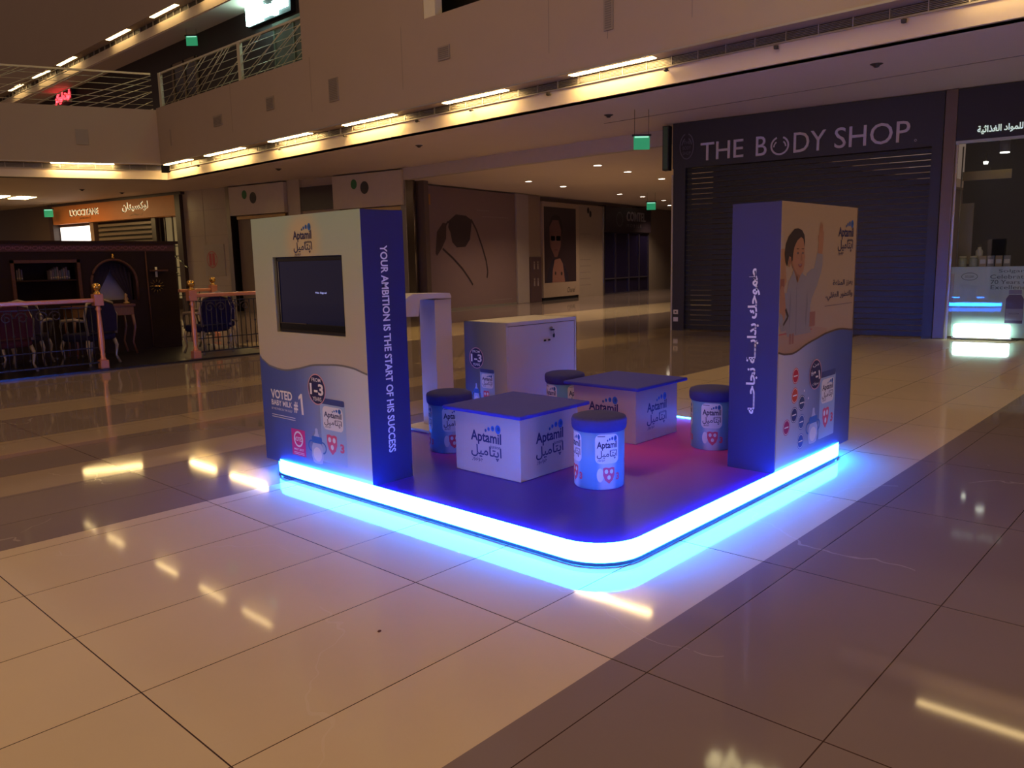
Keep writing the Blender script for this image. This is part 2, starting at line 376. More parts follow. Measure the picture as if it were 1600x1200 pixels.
# ---- balcony edge of the upper floor: wall, cove, air grille and lit band, straight part then the slanted part
def balcony(e, L0, L1, zt):
    """local x along, y away from the hall; the face of the upper wall is y=0"""
    MB().box((L0, 0, 4.50), (L1, 0.35, zt), WALL).build('parapet', e)
    MB().box((L0, 0.27, 4.10), (L1, 0.5, 4.35), BANDM).build('band', e)
    MB().box((L0, 0.24, 4.35), (L1, 0.30, 4.365), FRAME).build('ledge_lip', e)
    MB().box((L0, -0.012, 4.50), (L1, 0.0, 4.53), FRAME).build('edge_bead', e)
    g = MB().box((L0, 0.30, 4.36), (L1, 0.5, 4.50), GRIL)
    z = 4.375
    while z < 4.49: g.box((L0, 0.27, z), (L1, 0.30, z + 0.006), FRAME); z += 0.02
    x = L0
    while x < L1: g.box((x, 0.262, 4.36), (x + 0.014, 0.30, 4.50), FRAME); x += 0.45
    g.build('air_grille', e)
wr = struct(empty('wall_east', (7.9, 21.8, 0), -PI / 2)); balcony(wr, 0, 26, 6.09)
MB().prism([(7.63, 6.09), (11.78, 6.09), (11.78, 11), (7.63, 11)], 0, 0.35, WALL, 'y').build('upper_wall', wr)
MB().prism([(13.86, 6.05), (26, 6.05), (26, 11), (13.86, 11)], 0, 0.35, WALL, 'y').build('upper_wall', wr)
MB().box((11.78, 0.02, 6.02), (12.1, 0.2, 8), mat('cream_pillar', 'd6cfae', 0.6)).build('opening_pillar', wr)
j = MB()
for x in (4.3, 7.9, 11.1, 14.9, 16.1, 17.6, 19.9): j.box((x, -0.003, 4.9), (x + 0.012, 0.0, 6.09), mat('seam', '8a7c6c', 0.8))
j.build('panel_seams', wr)
sl = math.atan2(4.15, -9.1)
wl = struct(empty('wall_north', (7.9, 21.8, 0), sl + PI))
# in this frame x runs back towards the corner, so the run is from -12 to 0
balcony(wl, -13, 0, 6.05)

# upper ring of the floor above: same cove higher up, straight over the corner
ub = struct(empty('trim_1', (7.9, 46, 0), -PI / 2))
MB().box((0, 0, 8.62), (31.9, 0.35, 13), WALL).build('fascia', ub)
MB().box((0, 0.27, 8.22), (31.9, 0.5, 8.48), BANDM).build('band', ub)
g = MB().box((0, 0.30, 8.48), (31.9, 0.5, 8.62), GRIL)
x = 0
while x < 31.9: g.box((x, 0.262, 8.48), (x + 0.014, 0.30, 8.62), FRAME); x += 0.45
g.build('air_grille', ub)
struct(MB().box((8.2, 8, 8.2), (12, 46, 8.3), SOFF).build('ceiling_upper'))
struct(MB().box((8.95, 9, 4.3), (9.1, 46, 8.2), mat('upper_shopfront', '2a2220', 0.6)).build('wall_upper_east'))
struct(MB().box((-8, 45.9, 4.3), (12, 46.1, 12), mat('upper_back', '3a2c22', 0.8)).build('wall_upper_north'))
struct(MB().prism([(8.25, -5), (14, -5), (14, 40), (-8, 40), (-5, 27.7), (8.17, 22.0)], 4.1, 4.3, SOFF).build('ceiling'))
struct(MB().box((10.27, -5, 4.092), (10.29, 7.5, 4.1), mat('seam', '8a7c6c', 0.8)).build('trim_2'))
# corridor ceiling, its downstand
struct(MB().box((12.05, 6.0, 3.8), (45, 22, 4.09), SOFF).build('ceiling_corridor'))
struct(MB().box((11.87, 6.75, 3.78), (12.05, 15.6, 4.1), mat('downstand', 'b5a79b', 0.7)).build('trim_3'))
struct(MB().box((33, 10, 0), (33.3, 30, 3.8), mat('far_wall', '8c7a6c', 0.8)).build('wall_corridor_end'))
struct(MB().box((13, 6.3, 0), (40, 6.6, 3.8), mat('side_wall', '6c5d54', 0.8)).build('wall_corridor_side'))

def lamp_bar(L, k):
    mb = MB().box((0, 0.04, 4.488), (L, 0.19, 4.497), k); return mb
COVE = glow('cove_lamp', (1.0, 0.68, 0.27), 60.0)
COVE_UP = glow('cove_lamp_dim', (1.0, 0.70, 0.30), 12.0)
def cove(loc, rz, L, z, label, group='cove lamps under the balcony edge', k=None):
    t = empty('cove_lamp', loc, rz, label, 'light', group)
    MB().box((0, 0.035, 0.002), (L, 0.165, 0.010), k or COVE).build('diffuser', t)
    MB().box((-.03, 0.02, 0.008), (L + .03, 0.19, 0.016), FRAME).build('housing', t)
    return t
spans = [(4.90, 6.51, 'warm cove light above the middle of the hall, left of the dark shopfront sign'),
         (7.97, 9.60, 'warm cove light over the sunglasses hoarding corner'),
         (11.1, 12.85, 'warm cove light above the left display wall, long bright strip'),
         (14.17, 15.92, 'warm cove light just left of the one over the left display wall'),
         (17.2, 19.2, 'warm cove light second from the balcony corner'),
         (20.1, 21.7, 'warm cove light nearest the balcony corner on the long side'),
         (-1.2, 0.71, 'warm cove light at the top right edge of the view')]
for a, b, lb in spans: cove((7.9, b, 4.485), -PI / 2, b - a, 4.5, lb, k=COVE_UP if a < 0 else None)
dv = Vector((math.cos(sl), math.sin(sl), 0))
p0 = Vector((7.9, 21.8, 4.485)) + dv * 2.85
cove(p0, sl + PI, 1.6, 4.5, 'warm cove light on the slanted balcony side at the left')
for i, (yc, lb) in enumerate(((18.3, 'upper-storey cove light nearest the glowing shop sign'), (21.0, 'upper-storey cove light, second down from the top of the view'), (24.2, 'upper-storey cove light, third down from the top of the view'), (28.6, 'upper-storey cove light, fourth down from the top of the view'), (31.2, 'upper-storey cove light, fifth down and second last at the left'), (34.2, 'upper-storey cove light farthest away at the left edge'))):
    cove((7.9, yc + 0.8, 8.605), -PI / 2, 1.6, 8.6, lb, 'cove lamps of the storey above', COVE_UP)

# small spotlights clipped on the band
def clip_spot(loc, lb):
    t = empty('clip_spotlight', loc, 0, lb, 'spotlight', 'small spotlights along the lit band')
    MB().lathe([(0.0, 0), (0.03, 0.01), (0.035, 0.05), (0.0, 0.06)], GRIL, (0, 0, 0), 10).build('head', t)
    MB().box((0, -.008, .02), (0.07, .008, .035), GRIL).build('arm', t)
for y, lb in ((4.75, 'small dark spotlight on the band at the right end of the big cove light'), (7.1, 'small dark spotlight on the band between the two largest cove lights'), (3.0, 'small dark spotlight on the band above the shop sign'), (1.35, 'small dark spotlight on the band at the far right of the view'),
              (9.0, 'small dark spotlight glowing inside the second cove light'), (10.55, 'small dark spotlight left of the second cove light'), (13.0, 'small dark spotlight at the right of the third cove light'), (15.7, 'small dark spotlight in the fourth cove light'), (19.9, 'small dark spotlight close to the balcony corner')):
    clip_spot((8.1, y, 4.27), lb)
# wall vents
VENT = mat('vent_grey', '8f8272', 0.6)
for y0, y1, z0, z1, lb in ((15.45, 15.8, 5.2, 5.5, 'small square grey wall vent left of the tall narrow one'), (12.85, 13.2, 5.02, 5.5, 'tall narrow grey wall vent on the balcony wall'), (9.3, 9.63, 5.25, 5.5, 'square grey wall vent over the middle of the balcony wall'),
                       (5.58, 5.76, 5.02, 5.55, 'tall grey wall vent at the top edge of the view'), (18.0, 18.45, 5.15, 5.42, 'square grey wall vent near the balcony corner')):
    t = empty('wall_vent', (7.9, y1, z0), -PI / 2, lb, 'vent', 'grey vents on the balcony wall'); W = y1 - y0; H = z1 - z0
    MB().box((0, -0.02, 0), (W, 0.0, H), VENT).build('frame', t)
    s_ = MB(); zz = 0.03
    while zz < H - 0.03: s_.box((0.03, -0.026, zz), (W - 0.03, -0.019, zz + 0.018), mat('vent_slat', '766a5d', 0.6)); zz += 0.035
    s_.build('slats', t)
t = empty('wall_vent', (7.9 + dv.x * 2.15, 21.8 + dv.y * 2.15, 5.0), sl + PI, 'tall grey wall vent on the slanted balcony wall at the left', 'vent', 'grey vents on the balcony wall')
MB().box((0, -0.02, 0), (0.32, 0, 0.42), VENT).build('frame', t)
t = empty('wall_slot', (7.9, 21.05, 4.95), -PI / 2, 'thin upright dark slot on the balcony wall beside the corner', 'vent')
MB().box((0, -0.012, 0), (0.06, 0, 0.45), VENT).build('frame', t)

# ------------------------------------------------------------------ upper-storey railing of crossing wires
RAILM = mat('pale_steel', 'c9c4a4', 0.4, 0.3)
def wire_rail(e, x0, x1, posts, seed):
    rnd = random.Random(seed)
    MB().box((x0, 0.1, 7.04), (x1, 0.16, 7.09), RAILM).build('handrail', e)
    for x in posts: MB().box((x - .07, 0.08, 6.05), (x + .07, 0.16, 7.08), RAILM).build('post', e)
    h = MB()
    for k in range(5): z = 6.2 + k * 0.18; h.tube([(x0, 0.13, z), (x1, 0.13, z)], 0.008, RAILM, 4)
    h.build('wire', e)
    x = x0
    while x < x1:
        d = MB(); dx = 1.6 + rnd.random() * 1.2; b = min(x + dx, x1); k = (b - x) / dx
        d.tube([(x, 0.11, 6.06), (b, 0.11, 6.06 + 1.0 * k)], 0.011, RAILM, 4); d.build('diagonal_wire', e)
        x += 0.42
wire = empty('wire_railing', (7.93, 21.8, 0), -PI / 2, 'pale railing of crossing wires on the long upper balcony', 'railing')
wire_rail(wire, 0.1, 7.6, (0.1, 4.65), 3)
wire2 = empty('wire_railing', (7.93, 21.8, 0), sl + PI, 'pale railing of crossing wires on the slanted upper balcony at the left', 'railing')
wire_rail(wire2, -9, -0.1, (-4.5,), 4)

# upper-storey shops
def frame(A, B):
    return (A[0], A[1], 0), math.atan2(B[1] - A[1], B[0] - A[0])
CY = glow('cyan_sign', (0.55, 1.0, 0.92), 14.0)
t = empty('illuminated_sign', (8.72, 17.9, 7.72), -PI / 2, 'glowing blue-white shop sign on the upper storey', 'sign')
MB().box((0, 0, 0), (0.75, 0.08, 0.46), CY).build('lit_emblem', t)
for k, (a, b) in enumerate(((.05, .34), (.05, .30), (.0, .34), (.1, .4), (.1, .46))): MB().box((.82 + k * .23, 0, a), (.99 + k * .23, .08, b), CY, .01).build('lit_letter', t)
MB().box((-.05, 0.08, -.02), (2.0, 0.22, 0.48), BLKM).build('backing', t)
t = empty('illuminated_sign', (8.8, 32.4, 7.75), -PI / 2, 'small red glowing arabic sign far away on the upper storey', 'sign')
MB().text(ar('لوكر'), (0, 0), (.85, 0.42), glow('red_sign', (1.0, 0.03, 0.05), 3.0), 0, bold=.03, ext=.04).build('lettering', t); MB().text(ar('فوت'), (.95, 0), (1.6, 0.42), MATS['red_sign'], 0, bold=.03, ext=.04).build('lettering', t)
MB().box((-.1, 0.0, -.1), (1.7, 0.14, 0.55), BLKM).build('backing', t)
t = empty('upper_shopfront', (8.93, 22.7, 0), -PI / 2, 'dim doorway with pale frames on the upper storey behind the railing', 'shopfront')
dr = MB()
for x in (0, 0.75, 1.5): dr.box((x, -.05, 6.0), (x + .09, 0, 7.6), mat('dim_frame', '6a5c48', 0.6))
dr.box((0, -.05, 7.5), (1.6, 0, 7.6), MATS['dim_frame']); dr.build('door_frame', t)
MB().box((0.09, -.02, 6.0), (1.5, -.005, 7.5), mat('dim_glass', '1f1a18', 0.2)).build('door_glass', t)
t = empty('upper_shopfront', (8.93, 16.9, 0), -PI / 2, 'dark upper shop window with greenish panes below the glowing sign', 'shopfront')
dr = MB()
for x in (0, 0.9, 1.8, 2.7): dr.box((x, -.05, 6.0), (x + .05, 0, 7.6), mat('green_frame', '5b6a5a', 0.6))
dr.box((0, -.06, 7.5), (2.75, 0, 7.6), MATS['green_frame']); dr.build('window_frame', t)
MB().box((0.0, -.02, 6.0), (2.75, -.005, 7.6), mat('green_glass', '4c5a50', 0.2)).build('window_pane', t)

# ------------------------------------------------------------------ exit signs
def exit_sign(loc, rz, sc, drop, label):
    t = empty('exit_sign', loc, rz, label, 'sign', 'green exit signs')
    MB().box((-.19 * sc, -.02, 0.0), (.19 * sc, .02, .035 * sc), BLKM).build('lamp_bar', t)
    MB().box((-.16 * sc, -.004, -.26 * sc), (.16 * sc, .004, 0), mat('exit_green', '1f6b45', .4, emit=(0.04, 0.5, 0.22), es=.45, var=0)).build('sign_plate', t)
    MB().box((-.14 * sc, -.006, -.03 * sc), (.14 * sc, .006, 0), mat('exit_tube', '2f6b55', .4, emit=(.4, 1, .7), es=.9, var=0)).build('lamp', t)
    r = MB()
    for x in (-.14, .14): r.tube([(x * sc, 0, .03 * sc), (x * sc, 0, drop)], 0.004, GRIL, 4)
    r.build('hanger', t)
    return t
exit_sign((9.62, 6.19, 3.64), -0.83, 0.9, 0.46, 'green exit sign hanging beside the dark shop sign')
exit_sign((21.9, 13.9, 3.45), -0.83, 1.0, 0.34, 'green exit sign hanging deep in the corridor')
exit_sign((8.2, 32.6, 3.85), -0.83, 1.1, 0.25, 'green exit sign hanging by the orange shopfront')
exit_sign((8.6, 20.7, 8.0), -0.83, 1.0, 0.2, 'green exit sign hanging on the upper storey')

# ------------------------------------------------------------------ corridor downlights
DL = glow('downlight_disc', (1.0, 0.86, 0.66), 14.0)
dls = [(13.66, 10.16), (15.51, 10.53), (17.95, 10.99), (15.21, 13.83), (17.36, 14.26), (21.44, 14.94), (23.2, 15.12), (25.68, 15.74), (28.5, 17.2)]
nm = ['nearest in the front row of the corridor', 'second in the front row of the corridor', 'third in the front row of the corridor', 'leftmost above the sunglasses hoarding', 'second above the sunglasses hoarding',
      'in front of the dark phone shop, left of the exit sign', 'just left of the deep exit sign', 'just right of the deep exit sign', 'farthest away, below the exit sign']
for (x, y), q in zip(dls, nm):
    t = empty('downlight', (x, y, 3.79), 0, 'small round ceiling downlight ' + q, 'light', 'corridor downlights')
    MB().lathe([(0.0, 0.0), (0.1, 0.0), (0.1, 0.006)], DL, (0, 0, 0.001), 16).build('lens', t)
    MB().tube([(.11 * math.cos(a * PI / 10), .11 * math.sin(a * PI / 10), 0.004) for a in range(20)], .01, WHITE2, 6, closed=True).build('rim', t)
    l = bpy.data.lights.new('downlight_bulb', 'SPOT'); l.energy = 210; l.color = (1, .74, .5); l.spot_size = 2.2; l.spot_blend = 0.8; l.shadow_soft_size = .08
    o = bpy.data.objects.new('bulb', l); COL.objects.link(o); o.parent = t; o.location = (0, 0, -0.03)
for x, y, lb in ((9.27, 2.05, 'small dark ceiling fitting right of the balcony band'), (9.28, 17.7, 'small dark ceiling fitting above the left display wall'), (7.28, 26.36, 'small dark ceiling fitting near the left ceiling lights'), (8.72, 26.8, 'small dark ceiling fitting above the orange shopfront'),
                 (9.6, 6.9, 'small dark ceiling fitting near the hanging exit sign'), (9.4, 12.0, 'small dark ceiling fitting over the hoarding')):
    tag(MB().lathe([(0.0, -.05), (0.03, -.045), (0.05, -.02), (0.09, 0)], GRIL, (0, 0, 0), 12).build('ceiling_fitting'), lb, 'ceiling fitting', 'dark ceiling fittings').location = (x, y, 4.1)
for x, y, lb in ((6.7, 30.45, 'bright oblong ceiling light at the far left'), (5.9, 30.5, 'bright oblong ceiling light cut by the left edge')):
    t = empty('ceiling_light', (x, y, 4.08), 0, lb, 'light', 'oblong ceiling lights at the left')
    MB().box((-.28, -.6, 0), (.28, .6, .012), COVE).build('diffuser', t); MB().box((-.3, -.62, .008), (.3, .62, .02), WHITE2).build('frame', t)

# ================================================================== SHOPS ON THE RIGHT
loc, rz = frame((11.35, 6.6), (12.05, 1.8))
sf = empty('storefront', loc, rz, 'black shopfront with closed roller shutter and pale lettering on its fascia', 'shopfront')
SHOPB = mat('fascia_black', '1c1924', 0.45); SHUT = mat('shutter_black', '17171f', 0.45, 0.2)
MB().box((0, 0, 3.22), (4.78, 0.4, 4.09), SHOPB).build('fascia', sf)
s_ = MB(); z = 0.02
prof = []
while z < 3.2:
    s_.box((0.27, 0.10, z), (4.66, 0.13, z + 0.085), SHUT); s_.box((0.27, 0.085, z + 0.06), (4.66, 0.11, z + 0.085), SHUT); z += 0.1
s_.build('roller_shutter', sf)
MB().box((0.02, 0.0, 0), (0.27, 0.35, 3.22), SHOPB).build('side_pier', sf); MB().box((4.62, 0.0, 0), (4.78, 0.35, 3.22), SHOPB).build('side_pier', sf)
MB().box((-0.015, -0.01, 0), (0.02, 0.35, 3.1), FRAME).build('corner_trim', sf)
LET = mat('letter_grey', 'bbb2bd', 0.4)
tx = MB(); tx.text('THE', (0.59, 3.33), (1.43, 3.66), LET, -0.0, bold=.0, ext=.03); tx.text('B', (1.67, 3.32), (1.87, 3.67), LET, 0, ext=.03)
tx.text('DY', (2.36, 3.32), (2.92, 3.67), LET, 0, ext=.03); tx.text('SHOP', (3.07, 3.325), (4.28, 3.68), LET, 0, ext=.03)
tx.ring(2.11, 3.47, .17, .17, .032, LET, -.02, a0=PI * .62, a1=PI * 2.38); tx.ring(2.11, 3.45, .12, .12, .025, LET, -.02, a0=PI * .7, a1=PI * 1.0); tx.ring(2.11, 3.45, .12, .12, .025, LET, -.02, a0=0, a1=PI * .3)
tx.ring(4.37, 3.34, .02, .02, .006, LET, -.02, 12)
tx.build('lettering', sf)
LG = mat('logo_grey', '5c5664', 0.5)
lg = MB(); lg.ring(.295, 3.63, .15, .25, .02, LG, -.006, a0=PI * .58, a1=PI * 2.42); lg.ring(.295, 3.6, .115, .2, .02, LG, -.006, a0=PI * .62, a1=PI * .9); lg.ring(.295, 3.6, .115, .2, .02, LG, -.006, a0=PI * .1, a1=PI * .38)
for i, t_ in enumerate(('THE', 'BODY', 'SHOP')): lg.text(t_, (.22 - .01 * (i > 0), 3.67 - .1 * i), (.37 + .01 * (i > 0), 3.735 - .1 * i), LG, -.006)
lg.build('round_emblem', sf)
ps = empty('projecting_sign', (11.33, 6.72, 3.2), rz, 'narrow dark green projecting sign at the corner of the black shopfront', 'sign')
MB().box((-.07, -.06, .0), (.06, 0.10, .86), BLKM).build('sign_frame', ps); MB().box((-.05, -.068, .02), (.04, -.06, .84), mat('sign_green', '3f5a40', 0.5)).build('sign_face', ps)
for z, lb, c in ((0.33, 'white wall socket on the black pier of the shopfront', WHITE2), (0.18, 'pale blank plate below the wall socket on the black pier', mat('plate', 'b9b4c4', 0.5))):
    t = empty('wall_socket', (11.35 + .144 * .1, 6.6 - .99 * .1, z), rz, lb, 'socket')
    MB().box((-.05, -.015, 0), (.05, 0, .09), c, 0.004).build('plate', t)
    if z > .3: MB().box((-.018, -.018, .03), (.018, -.014, .06), BLKM).build('socket_hole', t)
col1 = tag(MB().box((4.79, -0.03, 0), (4.97, 0.3, 4.1), mat('dull_steel', '5e504a', 0.38, 0.5), 0.01).build('steel_column'), 'brushed steel column between the black shutter and the lit window', 'column'); col1.location = loc; col1.rotation_euler = (0, 0, rz)

vs = empty('storefront', loc, rz, 'dark shop window with white arabic lettering and a lit white panel at the right edge', 'shopfront')
MB().box((4.97, 0.0, 3.27), (9.5, 0.35, 4.09), mat('fascia_dark', '1c1818', 0.5)).build('fascia', vs)
MB().box((4.97, -.01, 3.22), (9.5, 0.05, 3.265), mat('light_line', 'a9b2ac', 0.4)).build('transom', vs)
LETW = mat('letter_white', 'dfe6de', 0.5, emit=(.75, 1, .88), es=0.55)
tx = MB(); tx.text(ar('الغذائية'), (5.27, 3.34), (5.605, 3.475), LETW, 0, bold=.02, ext=.02); tx.build('lettering', vs); MB().text(ar('للمواد'), (5.64, 3.34), (5.90, 3.47), LETW, 0, bold=.02, ext=.02).build('lettering', vs); MB().text(ar('ن'), (5.94, 3.34), (6.02, 3.46), LETW, 0, bold=.02, ext=.02).build('lettering', vs)
MB().box((5.0, 0.06, 0.0), (9.5, 0.07, 3.23), glass('shop_glass', (.92, .97, .95), .055)).build('window_glass', vs)
MB().box((4.97, 0.05, 0.0), (5.01, 0.10, 3.23), FRAME).build('window_frame', vs)
PAN = grad('panel_mint', 'z', 0, 1.25, [(0, 'cfe0dc'), (1, 'c2d2cd')])
MB().box((5.0, 0.12, 0.04), (9.5, 0.16, 1.21), PAN).build('low_panel', vs)
GI = mat('grey_ink', '4a5458', 0.6); PUR = mat('bottle_purple', '5d4a78', 0.5)
tx = MB()
for i, (s0, w0) in enumerate((('Solgar', .36), ('Celebrates', .58), ('70 Years of', .55), ('Excellence', .56))):
    x0 = (5.70, 5.585, 5.595, 5.60)[i]; tx.text(s0, (x0, 1.10 - i * .087), (x0 + w0, 1.165 - i * .087), GI, .118)
tx.ring(5.285, 1.05, .12, .065, .008, GI, .118); tx.text('SOLGAR', (5.22, 1.03), (5.35, 1.07), GI, .118)
tx.rrect((5.865, .76), (6.045, .83), .01, mat('cap_lilac', '8d84a0', 0.5), .118); tx.poly([(5.83, .28), (6.08, .28), (6.08, .68), (6.04, .75), (5.87, .75), (5.83, .68)], PUR, .117); tx.rect((5.835, .33), (6.075, .52), mat('label_lilac', '9a94b4', 0.5), .116)
tx.text('SOLGAR', (5.88, .43), (6.03, .455), PUR, .115); tx.build('panel_print', vs)
MB().box((5.0, 1.3, 0.0), (9.5, 1.35, 4.0), mat('shop_back', '100e12', 0.8)).build('back_wall', vs)
MB().box((5.0, .1, 3.6), (9.5, 1.35, 3.65), mat('shop_ceiling', '141212', 0.8)).build('shop_ceiling', vs)
MB().box((5.02, 0.9, 1.25), (5.22, 0.95, 2.3), mat('beige_display', 'a2906c', 0.6)).build('beige_display_board', vs)
MB().tube([(5.06, .3, 1.21), (5.06, .3, 3.2)], .012, FRAME, 6).build('display_pole', vs)
MB().box((4.99, .1, .04), (5.06, .2, 1.1), WHITE2).build('window_support', vs)
tl = empty('floor_light', (loc[0] + math.cos(rz) * 5.5 + .06, loc[1] + math.sin(rz) * 5.5 , 0.02), rz, 'very bright white light box on the floor at the foot of the mint panel', 'light')
MB().box((-.40, -.12, 0.02), (.42, -.02, .24), glow('white_flood', (0.75, 1.0, 0.92), 9.0), .03).build('light_tube', tl)
MB().box((-.42, -.12, 0.0), (.44, 0.0, .02), FRAME).build('base', tl)
# things in the window
def at(s, d, z=0): return (loc[0] + math.cos(rz) * s - math.sin(rz) * d, loc[1] + math.sin(rz) * s + math.cos(rz) * d, z)
shf = tag(MB().box((5.0, .17, 1.17), (9.5, .5, 1.21), WHITE2).build('display_shelf'), 'white display shelf behind the mint panel', 'shelf'); shf.location = loc; shf.rotation_euler = (0, 0, rz)
jm = mat('jar_glass', '9aa08c', 0.25); jl = mat('jar_lid', 'c8c2ac', 0.4); jx = [mat('carton_tan', 'a08d68', 0.6), mat('carton_grey', '7c7a70', 0.6)]
def jar(s, lb):
    t = empty('jar', at(s, .33, 1.21), rz, lb, 'jar', 'jars on the window shelf')
    MB().lathe([(0.0, 0), (.06, 0), (.063, .02), (.063, .13), (.05, .15)], jm, (0, 0, 0), 14).build('body', t); MB().lathe([(.055, .15), (.055, .18), (0, .182)], jl, (0, 0, 0), 14).build('lid', t)
jar(5.15, 'clear jar with pale lid, left end of the window shelf'); jar(5.31, 'clear jar with pale lid, second on the window shelf')
for k in range(4):
    t = empty('carton', at(5.45 + k * .115, .33, 1.21), rz, ('tan carton next to the jars on the window shelf', 'second tan carton from the jars', 'third tan carton from the jars', 'tan carton at the right end of the window row')[k], 'box', 'cartons on the window shelf')
    MB().box((-.05, -.04, 0), (.05, .04, .18), jx[k % 2], .003).build('carton_body', t); MB().box((-.04, -.041, .05), (.04, -.04, .12), jl).build('label', t)
t = empty('bottle', at(5.38, .45, 1.21), rz, 'white bottle standing behind the jars', 'bottle'); MB().lathe([(0, 0), (.055, 0), (.055, .26), (.03, .3), (.03, .34), (0, .34)], jl, (0, 0, 0), 14).build('body', t); MB().lathe([(.033, .33), (.033, .37), (0, .37)], GRIL, (0, 0, 0), 14).build('cap', t)
t = empty('spotlight', at(5.64, .6, 3.3), rz, 'cylindrical spotlight lit below, hanging in the dark shop window', 'spotlight')
MB().lathe([(0, 0), (.075, 0), (.075, -.2), (.05, -.21)], mat('spot_grey', '6c6a68', 0.4), (0, 0, 0), 16).build('housing', t); MB().lathe([(.0, -.212), (.07, -.212), (.07, -.2)], glow('spot_lit', (1, .95, .85), 6), (0, 0, -.01), 16).build('lens', t)
MB().tube([(0, 0, 0), (0, 0, .3)], .01, GRIL).build('stem', t)
for i, (s0, z0, lb) in enumerate(((5.35, 2.95, 'small bright lamp high in the dark shop window'), (5.42, 2.72, 'slim bright lamp under the other in the dark shop window'))):
    t = empty('halogen_lamp', at(s0, .95, z0), rz, lb, 'lamp', 'small lamps inside the window')
    MB().lathe([(0, 0), (.03, .0), (.04, .04), (0, .05)], glow('halogen', (1, .95, .8), 5), (0, 0, 0), 10).build('bulb', t); MB().tube([(0, 0, .04), (0, .15, .2)], .006, GRIL, 4).build('arm', t)
t = tag(MB().box((5.0, 0.8, 2.68), (5.75, .82, 2.83), mat('brass_band', 'a08348', 0.4)).build('hanging_board'), 'long brass-coloured board hanging in the dark shop window', 'board'); t.location = loc; t.rotation_euler = (0, 0, rz)

# ================================================================== CORRIDOR WALL
loc, rz = frame((12.5, 15.95), (28.9, 18.4)); locD, rzD = loc, rz
TAUPE = mat('hoarding_taupe', '7e6662', 0.45, var=0.03)
def panel_thing(name, s0, label, cat): return empty(name, (locD[0] + math.cos(rzD) * s0, locD[1] + math.sin(rzD) * s0, 0), rzD, label, cat)
t = panel_thing('hoarding', 0.13, 'large taupe advertising hoarding showing a pair of dark sunglasses', 'hoarding')
MB().box((0, 0, 0.06), (5.2, 0.12, 3.75), TAUPE).build('board', t)
MB().box((0, -.02, 0.0), (5.2, 0.1, 0.06), FRAME).build('skirting', t); MB().box((-.08, -.03, 0), (0.0, 0.12, 3.8), FRAME).build('edge_trim', t)
SG = mat('print_dark', '3f2c2c', 0.5); SG2 = mat('print_darker', '35262a', 0.5)
p = MB()
p.poly([(1.50, 2.55), (1.55, 2.75), (1.9, 2.95), (2.4, 2.93), (2.72, 2.8), (2.6, 2.2), (2.35, 1.96), (1.9, 1.94), (1.68, 2.1), (1.6, 2.4)], SG2, -.002)
p.poly([(0.85, 1.75), (0.95, 2.4), (1.25, 2.68), (1.42, 2.66), (1.38, 2.2), (1.15, 1.9), (0.92, 1.68)], SG, -.002)
def stroke(pts, w_, m, y=-.002):
    for a, b in zip(pts[:-1], pts[1:]):
        d = Vector((b[0] - a[0], b[1] - a[1])); n = Vector((-d.y, d.x)).normalized() * w_; p.poly([(a[0] + n.x, a[1] + n.y), (b[0] + n.x, b[1] + n.y), (b[0] - n.x, b[1] - n.y), (a[0] - n.x, a[1] - n.y)], m, y)
stroke([(1.38, 2.6), (1.5, 2.72), (1.6, 2.66)], .03, SG2); stroke([(2.68, 2.82), (2.95, 2.5), (3.25, 1.95), (3.45, 1.5), (3.52, 1.15), (3.47, .95)], .035, SG2)
stroke([(1.2, 1.9), (1.7, 1.6), (2.15, 1.28), (2.5, .95), (2.68, .75)], .035, SG2)
LT = mat('print_pale', '8c7a74', 0.6)
for a, b, z in ((3.3, 4.75, 2.93), (3.0, 3.65, 3.12), (3.75, 4.9, .2)):
    x = a; c_ = MB()
    while x < b: c_.rect((x, z - .02), (x + .07, z + .02), LT, -.002); x += .1
    c_.build('caption', t)
p.build('printed_picture', t); MB().box((.32, -.012, 3.19), (.68, -.001, 3.5), mat('sticker_orange', 'a9702e', 0.5)).build('orange_sticker', t)
st = tag(MB().box((5.35, -.06, 0), (6.1, .5, 3.78), mat('pale_pier', 'a3938a', 0.5), .01).build('pier'), 'plain pale pier right of the sunglasses hoarding', 'pier'); st.location = locD; st.rotation_euler = (0, 0, rzD)
t = panel_thing('totem_sign', 6.12, 'narrow brown wayfinding totem with two small symbols', 'sign')
MB().box((0, -.1, 0), (.72, 0, 1.62), mat('totem_brown', '553f40', 0.4), .01).build('totem_body', t)
p = MB()
for z in (1.3, .7):
    for x in (.24, .48): p.ell(x, z + .12, .04, .04, LT, -.102, 12); p.poly([(x - .05, z - .12), (x + .05, z - .12), (x + .035, z + .07), (x - .035, z + .07)], LT, -.102)
p.build('symbols', t)
st = tag(MB().box((6.12, 0.02, 0), (7.0, .5, 3.78), mat('pier_beige', '96806f', 0.5)).build('pier'), 'beige wall strip behind the brown totem', 'pier'); st.location = locD; st.rotation_euler = (0, 0, rzD)
t = panel_thing('poster_display', 7.05, 'tall lit-edge poster of a person in a dark jacket, hand at the collar', 'poster')
MB().box((0, -.05, 0.12), (2.67, .1, 3.6), mat('poster_frame', 'a8907c', 0.4)).build('frame', t); MB().box((0.05, 0, 0), (2.6, .1, .12), BLKM).build('plinth', t)
p = MB(); p.rect((.08, .66), (2.42, 3.42), mat('poster_dark', '37262b', 0.4), -.052)
SK = mat('poster_skin', '6a4440', 0.5); 
p.poly([(.3, 1.0), (.5, 1.4), (.75, 1.55), (1.35, 1.5), (1.75, 1.0), (1.85, .66), (.2, .66)], mat('poster_jacket', '2a2030', 0.5), -.053)
